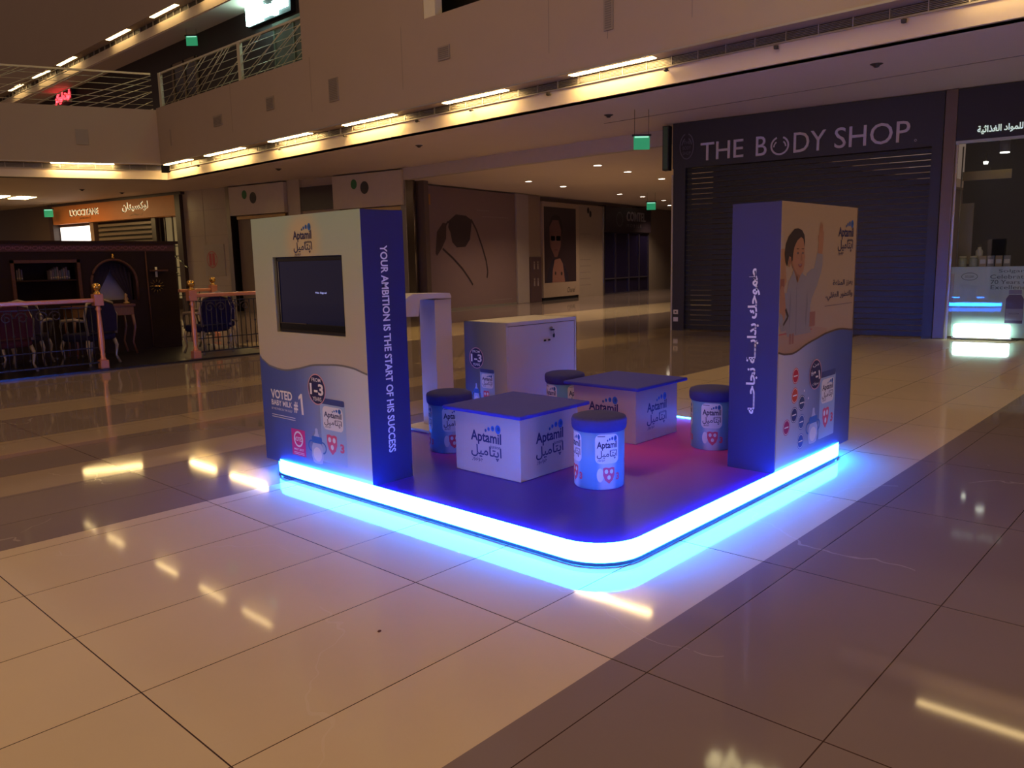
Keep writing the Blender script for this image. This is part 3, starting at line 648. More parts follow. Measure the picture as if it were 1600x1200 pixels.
p.ell(.92, 2.65, .5, .5, mat('poster_hair', '2a1a1e', 0.5), -.053); p.poly([(.5, 2.0), (.45, 2.7), (.7, 2.95), (1.1, 2.95), (1.3, 2.6), (1.25, 2.0), (1.0, 1.6), (.8, 1.6)], SK, -.0535)
p.rrect((.55, 2.2), (.85, 2.38), .05, BLACK, -.054); p.rrect((.93, 2.2), (1.25, 2.38), .05, BLACK, -.054); p.rrect((.78, 1.84), (1.02, 1.89), .02, mat('poster_lip', '5e3034', .5), -.054)
p.poly([(.62, .66), (1.55, .66), (1.4, 1.35), (1.2, 1.55), (.8, 1.5), (.65, 1.1)], mat('poster_hand', '8e6054', 0.5), -.055)
p.ell(.85, 1.0, .05, .07, BLKM, -.056); p.ell(1.3, .98, .06, .07, BLKM, -.056)
p.text('Chanel', (1.72, .25), (2.35, .45), BLKM, -.052, shear=.4); p.build('picture', t)
t = panel_thing('white_hoarding', 9.74, 'plain pale shopfront panel with a sunglasses symbol at its top', 'shopfront')
MB().box((0, 0, 0), (2.2, .1, 3.62), mat('pale_panel', '9a8879', 0.4)).build('panel', t)
MB().box((2.05, -.04, 0), (2.17, .05, 3.62), STEEL, .01).build('steel_edge', t)
p = MB(); p.ell(.82, 3.41, .09, .12, BLKM, -.002); p.ell(1.0, 3.28, .09, .13, BLKM, -.002)
for k in range(6): p.rect((.12, 2.47 - (0 if k == 0 else 1.0 + .25 * (k - 1)) + 0), (1.0, 2.5 - (0 if k == 0 else 1.0 + .25 * (k - 1))), LT, -.002)
p.build('symbol', t)
t = panel_thing('storefront', 11.98, 'dark phone shop with glazed doors at the end of the corridor', 'shopfront')
MB().box((0, -.03, 2.64), (4.5, .3, 3.68), mat('phone_fascia', '31262f', 0.4)).build('fascia', t)
p = MB(); LM = mat('metal_letter', 'a89fa8', 0.3, 0.6); p.text('COMTEL', (1.95, 3.1), (3.85, 3.5), LM, -.03, bold=.02, ext=.03); p.text('M O B I L E', (2.0, 2.84), (3.45, 2.98), mat('metal_dim', '6a626c', 0.4), -.03, ext=.01); p.ring(1.3, 3.15, .3, .3, .03, MATS['metal_dim'], -.033); p.build('lettering', t)
MB().box((0, .12, 0), (4.5, .14, 2.6), mat('phone_glass', '1d1834', 0.12)).build('glass', t)
f_ = MB()
for x in (0, 1.1, 2.4, 3.45, 4.44): f_.box((x, .06, 0), (x + .05, .13, 2.62), mat('door_steel', '5a5260', 0.35, 0.6))
for z in (0, .64, 2.58): f_.box((0, .06, z), (4.5, .13, z + .05), MATS['door_steel'])
f_.build('door_frames', t)
# steel column at the corner of the corridor
c_ = tag(MB().lathe([(.2, 0), (.2, 4.09)], STEEL, (0, 0, 0), 24).build('steel_column'), 'tall round steel column at the corner of the corridor', 'column'); c_.location = (12.2, 15.75, 0)
struct(MB().box((16.3 - .5, .4, 0), (25, .6, 3.8), mat('corridor_wall', '8f7f72', 0.8)).build('wall_corridor_north')); o = bpy.data.objects['wall_corridor_north']; o.location = locD; o.rotation_euler = (0, 0, rzD)

# ================================================================== SHOPS ON THE LEFT
loc, rz = frame((10.2, 25.2), (11.95, 15.35)); locG, rzG = loc, rz
def gthing(name, s0, label, cat): return empty(name, (locG[0] + math.cos(rzG) * s0, locG[1] + math.sin(rzG) * s0, 0), rzG, label, cat)
st = gthing('wall_shops_west', 0, None, None); st['kind'] = 'structure'
MB().box((-30, .6, 0), (10, .8, 4.1), mat('shop_shell', '5e4c40', 0.7)).build('shell', st)
MB().box((-.4, 0, 0), (2.3, .6, 4.1), STONE).build('stone_pier', st); MB().box((-30, 0, 0), (-8.6, .6, 4.1), mat('left_stone', '5c4a3a', 0.5)).build('stone_wall', st)
j = MB()
for z in (.85, 1.7, 2.55, 3.4): j.box((-.4, -.004, z), (2.3, 0, z + .012), MATS['seam'])
j.box((.9, -.004, 0), (.912, 0, 4.1), MATS['seam']); j.build('stone_joints', st)
MB().box((5.05, 0.0, 0), (5.6, .6, 4.1), STONE).build('recess_pier', st)
MB().box((5.6, .1, 3.85), (7.1, .6, 4.1), WALL).build('lintel', st); MB().box((5.6, .1, 2.9), (7.1, .6, 3.15), WALL).build('lintel', st)
for s0, lb in ((2.22, 'steel column right of the stone pier'), (7.2, 'steel column left of the second sunglasses sign'), (9.75, 'steel column at the right of the second sunglasses sign')):
    t = gthing('steel_column', s0, lb, 'column'); MB().box((-.1, -.04, 0), (.1, .3, 4.09), STEEL, .01).build('column_shaft', t)
for s0, W, zz, lb, ux in ((2.42, 2.6, 3.14, 'pale sign box with a sunglasses symbol, left one', .9), (7.12, 2.68, 3.1, 'pale sign box with a sunglasses symbol, right one', 1.0)):
    t = gthing('sign_box', s0, lb, 'sign'); MB().box((0, -.12, zz), (W, .4, 4.06), mat('sign_pale', 'b8a894', 0.5), .01).build('box', t)
    p = MB(); p.ell(ux - .13, 3.78, .12, .14, mat('lens_green', '2f6a3a', 0.5), -.122); p.ell(ux + .28, 3.66, .16, .18, mat('lens_dark', '33302c', 0.5), -.122); p.build('symbol', t)
    MB().box((0.1, .1, 0), (W - .1, .3, zz), mat('shop_interior', '6a5648', 0.5)).build('shop_front', t)
    MB().box((.15, .02, zz - .12), (W - .15, .1, zz - .02), mat('warm_reflector', 'c0a070', 0.25, 0.8)).build('light_trough', t)
t = gthing('dark_panel', 5.62, 'dark rectangular sign panel between the two pale sign boxes', 'sign'); MB().box((0, 0, 3.15), (1.45, .1, 3.85), mat('panel_dark', '33272b', 0.4)).build('panel', t)
t = gthing('fire_notice', 1.0, 'pale notice with a red symbol on the stone pier', 'notice')
MB().box((-.2, -.02, 1.2), (.85, 0, 2.25), mat('notice_pale', '9c8f80', 0.35)).build('plate', t); p = MB(); p.rect((.05, 1.55), (.18, 1.95), mat('notice_red', 'a3283a', .5), -.022); p.rect((.22, 1.55), (.35, 1.95), MATS['notice_red'], -.022); p.ring(.2, 1.75, .28, .28, .03, MATS['notice_red'], -.022); p.build('red_symbol', t)
t = gthing('storefront', -8.45, 'shopfront with an orange fascia and backlit dark lettering', 'shopfront')
BR = mat('dark_wood', '3c2a22', 0.4)
MB().box((0, -.12, 3.31), (8.0, .3, 4.0), mat('fascia_orange', 'b3652c', 0.5, emit=(.8, .3, .06), es=.05)).build('fascia', t)
MB().box((-.1, -.16, 4.0), (8.4, .3, 4.09), BR).build('cornice', t)
for x in (-.25, 8.0): MB().box((x, -.14, 0), (x + .28, .3, 4.09), BR).build('side_post', t)
BK = mat('letter_black', '141210', 0.5); HL = glow('letter_halo', (1.0, .82, .45), 0.9)
p = MB(); p2 = MB(); p3 = MB()
for m_, y, b_ in ((HL, -.13, .03), (BK, -.15, .0)):
    p.text("L'OCCITANE", (1.32, 3.57), (3.3, 3.83), m_, y, bold=b_); p2.text(ar('لوكسيتان'), (4.85, 3.55), (6.45, 3.9), m_, y, bold=b_)
p.text('EN PROVENCE', (2.0, 3.44), (2.75, 3.51), BK, -.13); p3.text(ar('ان بروفانس'), (5.3, 3.40), (6.1, 3.5), BK, -.13); p.build('latin_lettering', t); p2.build('arabic_lettering', t); p3.build('small_lettering', t)
MB().box((0.1, .1, 2.62), (2.35, .2, 3.2), glow('lit_screen', (1.0, 1.0, .96), 1.6)).build('lit_screen', t)
MB().box((0.0, .12, 0), (2.6, .3, 3.31), mat('wood_front', '4a352b', 0.5)).build('left_bay', t); MB().box((2.4, .0, 0), (2.65, .2, 3.3), mat('post_pale', '7a6252', .5)).build('bay_post', t)
s_ = MB(); z = .05
while z < 3.2: s_.box((2.75, .12, z), (6.3, .16, z + .09), mat('slat_metal', '6e5e50', 0.4, 0.3)); z += .17
s_.build('roller_grille', t); MB().box((2.65, .2, 0), (6.4, .25, 3.3), mat('bay_dark', '2a1e18', .7)).build('bay_back', t)
MB().box((6.35, .0, 0), (6.6, .2, 3.3), BR).build('bay_post', t)
MB().box((6.6, .42, 0.4), (8.0, .45, 3.3), mat('lit_interior', '9a8250', 0.6, emit=(.9, .66, .3), es=.16)).build('lit_window', t)
f_ = MB()
for x in (6.62, 6.95, 7.4, 7.95): f_.box((x, .1, 0.4), (x + .05, .14, 3.3), BR)
for z in (1.2, 1.5, 1.9, 2.25): f_.box((7.4, .15, z), (8.0, .4, z + .03), BR)
f_.build('window_shelves', t)

# ================================================================== CAFE BEHIND THE RAILING
CAF = mat('cafe_wood', '24130f', 0.7, spec=.15, var=.15, scale=12); CAFB = mat('cafe_panel', '20110e', 0.7, spec=.15, var=.15, scale=8); ORN = mat('carved_wood', '4c2e22', 0.6, spec=.2, var=.35, scale=30)
GOLD = mat('polished_brass', 'c69a4c', 0.25, 0.9); COPP = mat('copper_rose', 'c4805e', 0.35, 0.5); IRON = mat('wrought_iron', '17121a', 0.5)
cp = tag(MB().box((-9, 10.15, 0), (4.35, 15, .03), mat('cafe_floor', '171114', 0.3), ).build('cafe_platform'), 'low dark platform that the cafe stands on', 'platform')
def turned(L=.97):
    return [(.045, .12), (.045, .14), (.03, .16), (.036, .2), (.03, .23), (.04, .3), (.042, .4), (.036, .6), (.03, .8), (.028, .84), (.045, .87), (.028, .9), (.04, .93)]
def post(loc_, label):
    t = empty('railing_post', loc_, 0, label, 'railing post', 'turned posts of the cafe railing')
    MB().box((-.06, -.06, 0), (.06, .06, .12), COPP, .006).build('base_block', t); MB().lathe(turned(), COPP, (0, 0, 0), 16).build('turned_shaft', t)
    MB().box((-.065, -.065, .92), (.065, .065, 1.09), COPP, .008).build('cap_block', t)
    MB().lathe([(.05, 1.09), (.055, 1.1), (.03, 1.12), (.025, 1.135), (.05, 1.155), (.062, 1.19), (.055, 1.225), (.03, 1.245), (0, 1.25)], GOLD, (0, 0, 0), 18).build('brass_ball', t)
    return t
P1 = post((1.60, 10.3, .03), 'copper-coloured turned railing post with brass ball, nearest the arch'); copy_tree(P1, (3.02, 10.3, .03), label='copper-coloured turned railing post with brass ball, at the right section')
copy_tree(P1, (4.96, 13.4, .03), label='copper-coloured turned railing post standing farther back')
def railing(loc_, L, label, rzz=0):
    t = empty('railing', loc_, rzz, label, 'railing', 'wrought iron railings of the cafe')
    MB().box((0, -.045, .97), (L, .045, 1.03), COPP, .012).build('handrail', t); MB().box((0, -.015, .08), (L, .015, .10), IRON).build('bottom_rail', t); MB().box((0, -.012, .3), (L, .012, .315), IRON).build('middle_rail', t)
    MB().box((0, -.012, .9), (L, .012, .912), IRON).build('top_rail', t)
    x = .08; k = 0
    while x < L - .03:
        b = MB().tube([(x, 0, .08), (x, 0, .9 if k % 4 else .97)], .008, IRON, 5)
        if k % 4 == 1: b.lathe([(0, -.03), (.022, 0), (0, .03)], IRON, (x, 0, .2), 8)
        if k % 4 == 3: b.lathe([(0, -.03), (.022, 0), (0, .03)], IRON, (x, 0, .55), 8)
        b.build('baluster', t); x += .085; k += 1
    x = .12
    while x < L - .4:
        s_ = MB()
        for sg in (-1, 1):
            cx = x + .2; pts = []
            for i in range(22):
                a = i / 21 * 2.6 * PI; r = .085 * (1 - i / 26); pts.append((cx + sg * (.095 + r * math.cos(a) * -1), -.012, .80 + r * math.sin(a)))
            s_.tube(pts, .009, MATS.get('scroll') or mat('scroll', '3a3038', 0.4, .4), 5)
        s_.build('scroll', t); x += .42
    return t
railing((-3.6, 10.3, .03), 5.14, 'wrought iron railing with copper handrail at the left, in front of the red chair')
railing((3.08, 10.3, .03), 1.2, 'wrought iron railing with copper handrail and scrolls at the right section')
railing((4.25, 13.4, .03), .68, 'short wrought iron railing piece farther back beside the cafe end')
# backdrop
bd = empty('cafe_backdrop', (-3.0, 12.5, .03), 0, 'dark carved wooden backdrop with shelf niche and arched niche', 'backdrop')
X0 = 3.0
MB().box((0, 0, 1.75), (6.82, .5, 1.92), ORN, .01).build('cornice', bd); MB().box((-.05, -.05, 1.88), (6.87, .55, 1.93), CAF).build('cornice_top', bd)
o_ = MB(); x = .1
while x < 6.7:
    o_.ring(x, 1.81, .045, .035, .012, mat('carving_red', '6a342e', .5), -.004, 10); o_.ell(x + .065, 1.82, .018, .02, MATS['carving_red'], -.004, 8); x += .13
o_.build('carved_frieze', bd)
# front wall with openings: niche x 1.10..2.18 (abs) z .98..1.62 ; arch abs 2.38..3.05, z .93..1.61
nx0, nx1, nz0, nz1 = X0 + 1.18, X0 + 2.12, .95, 1.57
ax0, ax1, az0 = X0 + 2.36, X0 + 3.06, .9; acx = (ax0 + ax1) / 2; ar_ = (ax1 - ax0) / 2; asz = 1.22
arch = [(acx + ar_ * math.cos(PI * (1 - i / 16)), asz + (1.58 - asz) * math.sin(PI * i / 16)) for i in range(17)]
b = MB(); b.box((0, 0, 0), (nx0, .1, 1.75), CAFB); b.box((nx0, 0, 0), (nx1, .1, nz0), CAFB); b.box((nx0, 0, nz1), (nx1, .1, 1.75), CAFB); b.box((nx1, 0, 0), (ax0, .1, 1.75), CAFB)
b.box((ax0, 0, 0), (ax1, .1, az0), CAFB); b.prism([(ax0, asz), *arch[1:-1], (ax1, asz), (ax1, 1.75), (ax0, 1.75)], 0, .1, CAFB, 'y'); b.box((ax1, 0, 0), (6.82, .1, 1.75), CAFB)
b.box((0, .45, 0), (6.82, .5, 1.75), CAF); b.box((6.72, .1, 0), (6.82, .5, 1.75), CAFB); b.build('panelling', bd)
f_ = MB(); f_.box((nx0 - .05, -.03, nz0 - .05), (nx0, 0.02, nz1 + .05), ORN); f_.box((nx1, -.03, nz0 - .05), (nx1 + .05, .02, nz1 + .05), ORN); f_.box((nx0 - .05, -.03, nz1), (nx1 + .05, .02, nz1 + .05), ORN); f_.build('niche_frame', bd)
MB().box((nx0, 0.02, 1.27), (nx1, .42, 1.295), CAF).build('shelf', bd); MB().box((nx0, 0.02, nz0 - .02), (nx1, .42, nz0), CAF).build('shelf', bd)
MB().tube([(ax0 - .03, -.01, az0)] + [(acx + (ar_ + .03) * math.cos(PI * (1 - i / 20)), -.01, asz + (1.61 - asz) * math.sin(PI * i / 20)) for i in range(21)] + [(ax1 + .03, -.01, az0)], .022, ORN, 6).build('arch_frame', bd)
MB().lathe([(0, 0), (.03, .02), (.015, .05), (.02, .07), (0, .1)], GOLD, (acx, -.02, 1.62), 10).build('arch_finial', bd)
MB().tube([(X0 + 3.28, -.01, .05), (X0 + 3.28, -.01, 1.75)], .012, ORN, 6).build('moulding', bd)
cu = MB(); CURT = mat('curtain_plum', '241418', .9)
for sg in (-1, 1):
    n = 14; v = []
    for i in range(n + 1):
        for k in range(n + 1):
            z = az0 + (1.6 - az0) * k / n; open_ = ar_ * (.85 - 1.15 * (k / n)) if k / n < .72 else 0.0
            xin = max(0.0, open_) ; xo = ar_; xx = xin + (xo - xin) * i / n
            v.append((acx + sg * xx, .18 + .02 * math.sin(i * 2.2), z))
    cu.add(v, [(i * (n + 1) + k, (i + 1) * (n + 1) + k, (i + 1) * (n + 1) + k + 1, i * (n + 1) + k + 1) for i in range(n) for k in range(n)], CURT, True)
cu.build('curtain', bd)
MB().box((ax0, .40, az0), (ax1, .41, 1.6), mat('white_backing', 'a89c88', .8)).build('pale_backing', bd)
# books
bc = ['5a4a48', '6a5650', '4a3a4a', '8a7a70', '3c4048', '7c6a5c']
def book(x, z, w_, h, c, label, grp, lean=0):
    t = empty('book', (x, 12.62, z), 0, label, 'book', grp); t.rotation_euler = (0, lean, 0)
    MB().box((0, 0, 0), (w_, .16, h), mat('book_' + c, c, .6), .003).build('cover', t); MB().box((.004, -.001, h * .15), (w_ - .004, .0, h * .25), mat('spine_band', 'a08a5c', .5)).build('spine_band', t)
zb = .03 + 1.295
for k, x in enumerate((1.24, 1.272, 1.305)): book(x, zb, .026, .17 + .02 * (k % 2), bc[k], ('dark book at the left end of the niche shelf', 'brown book second from the left end of the niche shelf', 'purple book third from the left end of the niche shelf')[k], 'books left on the niche shelf')
for k in range(9): book(1.74 + k * .034, zb, .03, .15 + .018 * ((k * 5) % 4), bc[(k * 2) % 6], 'upright book in the right-hand row of the niche shelf, %s from its left' % ('first', 'second', 'third', 'fourth', 'fifth', 'sixth', 'seventh', 'eighth', 'ninth')[k], 'books right on the niche shelf')
t = empty('sunburst_clock', (3.43, 12.47, 1.16), 0, 'small golden carved ornament on the right of the backdrop', 'ornament')
MB().lathe([(0, -.02), (.07, -.01), (.075, .0), (.05, .012), (0, .02)], GOLD, (0, 0, 0), 16).build('disc', t)
r_ = MB()
for i in range(12): a = i * PI / 6; r_.tube([(.07 * math.cos(a), 0, .07 * math.sin(a)), (.13 * math.cos(a), 0, .13 * math.sin(a))], [.012, .003], mat('dull_brass', '6a5430', .4, .8), 5)
r_.build('rays', t)
t = empty('wall_shelf', (3.45, 12.5, 1.42), 0, 'small wall bracket with a scroll on the right of the backdrop', 'shelf'); MB().box((-.12, -.14, 0), (.16, 0, .03), ORN, .005).build('board', t); MB().lathe([(0, -.1), (.02, -.1), (.02, .08), (0, .08)], jl, (0, 0, 0), 10).build('bracket', t)
# console desk under the arch
ds = empty('console_desk', (2.22, 12.0, .05), 0, 'wooden console desk with a carved gilded apron under the arch', 'desk'); WD = mat('desk_wood', '5a3428', .4)
MB().box((-.5, -.22, .80), (.52, .25, .84), WD, .006).build('top', ds); MB().box((-.47, -.2, .66), (.49, .22, .80), mat('gilt_apron', '6e4a2a', .45, .3, var=.4, scale=40)).build('apron', ds)
for x, y in ((-.45, -.18), (.47, -.18), (-.45, .2), (.47, .2)): MB().tube([(x, y, .66), (x * 1.04, y - .02, .45), (x * .96, y + .01, .2), (x * 1.03, y - .02, 0)], [.03, .022, .015, .02], WD, 8).build('leg', ds)
t = empty('figurine', (2.78, 11.95, .70), 0, 'small golden carved figurine at the right end of the desk', 'ornament'); t.location.z = .893
t.location.x = 2.66
MB().lathe([(0, 0), (.05, 0), (.05, .02), (.02, .04), (.04, .08), (.02, .12), (.03, .15), (0, .18)], mat('figurine_gold', '8a6a40', .4, .5), (0, 0, 0), 12).build('statue_body', t)
# chairs
IV = mat('gilt_ivory', '8d7d6a', .35, .3)
def chair(loc_, rzz, up, label):
    t = empty('armchair', loc_, rzz, label, 'chair', 'carved armchairs of the cafe'); c = mat('velvet_' + up, up, .9, spec=.1)
    s_ = MB().box((-.27, -.27, .36), (.27, .27, .48), c, .04); s_.build('seat', t)
    b = MB(); b.prism([(-.25, .50), (-.27, .75), (-.22, .9), (0, .97), (.22, .9), (.27, .75), (.25, .50)], .24, .31, c, 'y'); b.build('backrest', t)
    fr = MB(); fr.tube([(-.26, .275, .46), (-.29, .275, .76), (-.23, .275, .93), (0, .275, 1.0), (.23, .275, .93), (.29, .275, .76), (.26, .275, .46)], .022, IV, 7); fr.build('back_frame', t)
    for sg in (-1, 1):
        MB().tube([(sg * .29, .26, .68), (sg * .33, .1, .70), (sg * .34, -.12, .68), (sg * .31, -.2, .60), (sg * .27, -.24, .42)], [.022, .025, .028, .02, .02], IV, 7).build('armrest', t)
        for y in (-1, 1): MB().tube([(sg * .24, y * .24, .38), (sg * .27, y * .26, .28), (sg * .25, y * .25, .12), (sg * .28, y * .29, 0)], [.03, .028, .016, .022], IV, 7).build('leg', t)
    return t
chair((.5, 10.9, .037), PI + .2, '47222a', 'dark red carved armchair behind the railing at the far left')
chair((1.02, 11.68, .037), PI - .5, '2a2028', 'carved armchair with pale gilt arms between the red chair and the post')
chair((1.66, 10.95, .037), PI + .4, '201a2c', 'dark carved armchair just left of the turned post')
chair((3.55, 10.92, .037), PI + .1, '1d1838', 'dark blue carved armchair behind the right railing')
chair((4.12, 11.7, .037), PI - .3, '1d1838', 'dark carved armchair close to the left display wall')
tb = empty('cafe_table', (.18, 11.75, .032), 0, 'small round dark cafe table between the armchairs', 'table'); MB().lathe([(0, .72), (.34, .72), (.35, .735), (.34, .75), (0, .75)], CAF, (0, 0, 0), 24).build('tabletop', tb); MB().lathe([(.2, 0), (.04, .05), (.03, .3), (.05, .5), (.03, .72)], IV, (0, 0, 0), 14).build('pedestal', tb)
# potted palm by the orange shop
pl = empty('potted_palm', (6.3, 20.0, 0), 0, 'leafy palm in a pot in front of the orange shopfront', 'plant')
MB().lathe([(0, 0), (.25, 0), (.33, .5), (.3, .5), (0, .45)], CAF, (0, 0, 0), 16).build('pot', pl); MB().tube([(0, 0, .4), (.03, .02, 1.2), (0, .05, 2.0)], [.05, .04, .03], mat('palm_stem', '4a3a28', .8), 8).build('stem', pl)
LF = mat('palm_leaf', '39422a', .6)
for i in range(13):
    a = i * 2.4; r_ = MB(); L = .9 + .1 * (i % 3); pts = [(math.cos(a) * L * q, math.sin(a) * L * q, 1.95 + .55 * q * (1 + .3 * (i % 2)) - 1.1 * q * q) for q in [k / 8 for k in range(9)]]
    r_.tube(pts, .008, LF, 4)
    for q in pts[2:]:
        for sg in (-1, 1):
            e = Vector((-math.sin(a) * sg, math.cos(a) * sg, -.5)).normalized() * .22; f = Vector((math.cos(a), math.sin(a), 0)) * .1
            r_.add([q, Vector(q) + e * .5 + f * .3, Vector(q) + e + f, Vector(q) + e * .5 + f * .9], [(0, 1, 2, 3)], LF)
    r_.build('frond', pl)

# ================================================================== THE BOOTH
LED = glow('blue_led', (0.72, 15.0, 110.0), 1.0)
def rounded(a, b, r, n=8):
    p = []
    for cx, cy, q in ((b - r, b - r, 0), (a + r, b - r, 1), (a + r, a + r, 2), (b - r, a + r, 3)):
        for k in range(n + 1): t = (q + k / n) * PI / 2; p.append((cx + r * math.cos(t), cy + r * math.sin(t)))
    return p
bp = empty('booth_platform', (0, 0, 0), 0, 'square raised booth platform with rounded corners and a glowing blue light strip round its edge', 'platform')
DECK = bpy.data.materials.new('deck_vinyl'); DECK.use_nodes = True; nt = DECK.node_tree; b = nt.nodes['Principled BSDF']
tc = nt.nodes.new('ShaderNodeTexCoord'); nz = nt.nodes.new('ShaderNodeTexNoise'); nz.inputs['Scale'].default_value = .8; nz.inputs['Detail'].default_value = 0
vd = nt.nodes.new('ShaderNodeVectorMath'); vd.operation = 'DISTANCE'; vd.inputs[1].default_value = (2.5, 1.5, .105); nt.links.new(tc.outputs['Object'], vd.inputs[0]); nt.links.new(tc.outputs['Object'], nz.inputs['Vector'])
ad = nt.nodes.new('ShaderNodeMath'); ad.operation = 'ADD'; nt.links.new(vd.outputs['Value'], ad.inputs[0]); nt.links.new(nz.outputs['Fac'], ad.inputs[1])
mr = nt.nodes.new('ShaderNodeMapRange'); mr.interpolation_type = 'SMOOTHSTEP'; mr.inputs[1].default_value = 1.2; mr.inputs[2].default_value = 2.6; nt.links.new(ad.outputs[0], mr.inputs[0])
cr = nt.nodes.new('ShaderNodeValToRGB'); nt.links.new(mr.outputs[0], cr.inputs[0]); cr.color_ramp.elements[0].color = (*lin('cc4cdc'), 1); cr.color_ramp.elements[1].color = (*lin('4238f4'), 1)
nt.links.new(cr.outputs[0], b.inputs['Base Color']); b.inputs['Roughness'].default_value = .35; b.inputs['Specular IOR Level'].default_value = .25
MB().prism(rounded(0.006, 2.994, .25), .022, .105, mat('platform_side', '2a2f55', .5)).build('platform_base', bp)
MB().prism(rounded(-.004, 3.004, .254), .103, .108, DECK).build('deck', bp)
def band(a, b, r, z0, z1, mt):
    o = rounded(a, b, r); i_ = rounded(a + .008, b - .008, r - .004); n = len(o); hz = lambda x, y, z: z if (z < .1 or (x < 2.9 and y < 2.9)) else .1145
    v = [(x, y, hz(x, y, z)) for z in (z0, z1) for x, y in o] + [(x, y, hz(x, y, z)) for z in (z0, z1) for x, y in i_]; f = []
    for k in range(n):
        l = (k + 1) % n; f += [(k, l, l + n, k + n), (2 * n + k, 3 * n + k, 3 * n + l, 2 * n + l), (k + n, l + n, l + 3 * n, k + 3 * n), (k, k + 2 * n, l + 2 * n, l)]
    return MB().add(v, f, mt)
band(-.012, 3.012, .262, .026, .122, LED).build('led_strip', bp)
band(-.014, 3.014, .264, .008, .025, mat('strip_channel', '39506a', .4, .3)).build('strip_channel', bp)
MB().prism(rounded(.03, 2.97, .22), 0.0, .024, BLKM).build('plinth', bp)

# ---- left display wall: local x = 3-y, y = depth, z
BW, BD, BH = 1.232, .32, 1.677
def wall_body(t, hole=None):
    m = NAVY
    MB().box((0.001, .03, 0), (BW - .001, BD, BH - .001), m).box((-.0008, .002, 0), (.001, .031, BH), m).box((BW - .001, .002, 0), (BW + .0008, .031, BH), m).build('cabinet_body', t)
lw = empty('display_wall', (0, 3.0, .105), -PI / 2, 'tall navy display wall with a television, english slogan down its side', 'display wall')
wall_body(lw)
GL = grad('print_left_top_sign_lit', 'z', .55, 1.68, [(0, 'b9ada0'), (.45, 'b0aea0'), (1, '9db4ac')], bulge=(.62, 1.5, .26, 'bcb096'))  # teal towards the top puts the cyan sign's light into the print colour
tx0, tx1, tz0, tz1 = .25, 1.032, .917, 1.415
fp = MB(); fp.box((0, 0, 0), (BW, .03, tz0), GL); fp.box((0, 0, tz1), (BW, .03, BH), GL); fp.box((0, 0, tz0), (tx0, .03, tz1), GL); fp.box((tx1, 0, tz0), (BW, .03, tz1), GL); fp.build('front_board', lw)
zo = .105
p = MB()
wp = [(0, .84 - zo), (.028, .815 - zo), (.123, .775 - zo), (.309, .757 - zo), (.491, .781 - zo), (.65, .814 - zo), (.801, .827 - zo), (.946, .835 - zo), (1.097, .826 - zo), (1.232, .80 - zo)]
wc = wave(wp, 0)
GB = grad('print_left_low', 'x', 0, 1.232, [(0, '3c4f9a'), (.35, '5668a8'), (.6, '8b99bf'), (.85, 'bcc4d4'), (1, 'c9cdda')])
p.poly([(x, z + .012) for x, z in wc] + [(x, z - .004) for x, z in wc[::-1]], mat('wave_edge', '6e6f78', .5), -.0008)
p.poly([(0, 0)] + [(BW, 0)] + wc[::-1], GB, -.0012)
logo(p, .515, 1.43, .21, .185, -.0015)
p.text('VOTED', (.117, .45), (.385, .513), INKW, -.0022, bold=.03); p.text('BABY MILK', (.12, .402), (.38, .44), INKW, -.0022, bold=.02); p.text('BY MOTHERS IN THE GULF', (.117, .37), (.376, .385), INKW, -.0022)
p.text('#', (.40, .375), (.45, .45), INKW, -.0022, bold=.03); p.poly([(.492, .37), (.516, .37), (.508, .512), (.49, .512), (.462, .488), (.464, .468), (.486, .484)], INKW, -.0022)
for z in (.333, .318): p.rect((.115, z), (.41, z + .004), INKW, -.0022)
tin(p, .71, .085, .985, .51, -.0018); bottle(p, .55, .06, .76, .30, -.0028); badge(p, .685, .56, .1, ('FROM', '1-3', 'YEARS'))
p.rect((.35, .08), (.515, .262), PINK, -.0022); p.ring(.432, .195, .055, .055, .012, INKW, -.0026); p.text('VOTED', (.385, .18), (.48, .21), INKW, -.0028, bold=.02); p.text('MAY 2017', (.375, .115), (.49, .13), INKW, -.0026, bold=.02)
for z in (.1, .09): p.rect((.37, z), (.495, z + .003), INKW, -.0026)
p.build('printed_front', lw)
# slogan on the side face (local x = BW plane, runs downwards, letter tops towards the back)
s_ = MB(); vsl, fsl = glyphs('YOUR AMBITION IS THE START OF HIS SUCCESS', .025, 0)
xs = [v[0] for v in vsl]; zs = [v[1] for v in vsl]
s_.add([(BW + .0012, .135 + (z - min(zs)) / (max(zs) - min(zs)) * .055, 1.468 - (x - min(xs)) / (max(xs) - min(xs)) * 1.275) for x, z, e in vsl], fsl, INKW); s_.build('slogan', lw)
tv = empty('television', (0, 3.0, .105), -PI / 2, 'black flat television set into the left display wall, showing a small blue message', 'television')
MB().box((tx0 + .005, .022, tz0 + .005), (tx1 - .005, .034, tz1 - .005), mat('recess_dark', '1a1820', .5)).build('recess_lining', tv)
f_ = MB(); f_.box((tx0 + .03, .008, tz0 + .02), (tx1, .025, tz0 + .065), BLACK, .003); f_.box((tx0 + .03, .008, tz1 - .03), (tx1, .025, tz1 - .005), BLACK, .003); f_.box((tx0 + .03, .008, tz0 + .02), (tx0 + .05, .025, tz1 - .005), BLACK, .003); f_.box((tx1 - .02, .008, tz0 + .02), (tx1, .025, tz1 - .005), BLACK, .003); f_.build('bezel', tv)
MB().box((tx0 + .04, .014, tz0 + .06), (tx1 - .01, .024, tz1 - .02), mat('tv_glass', '0d0c18', .08, emit=(.05, .06, .25), es=.05)).build('screen', tv)
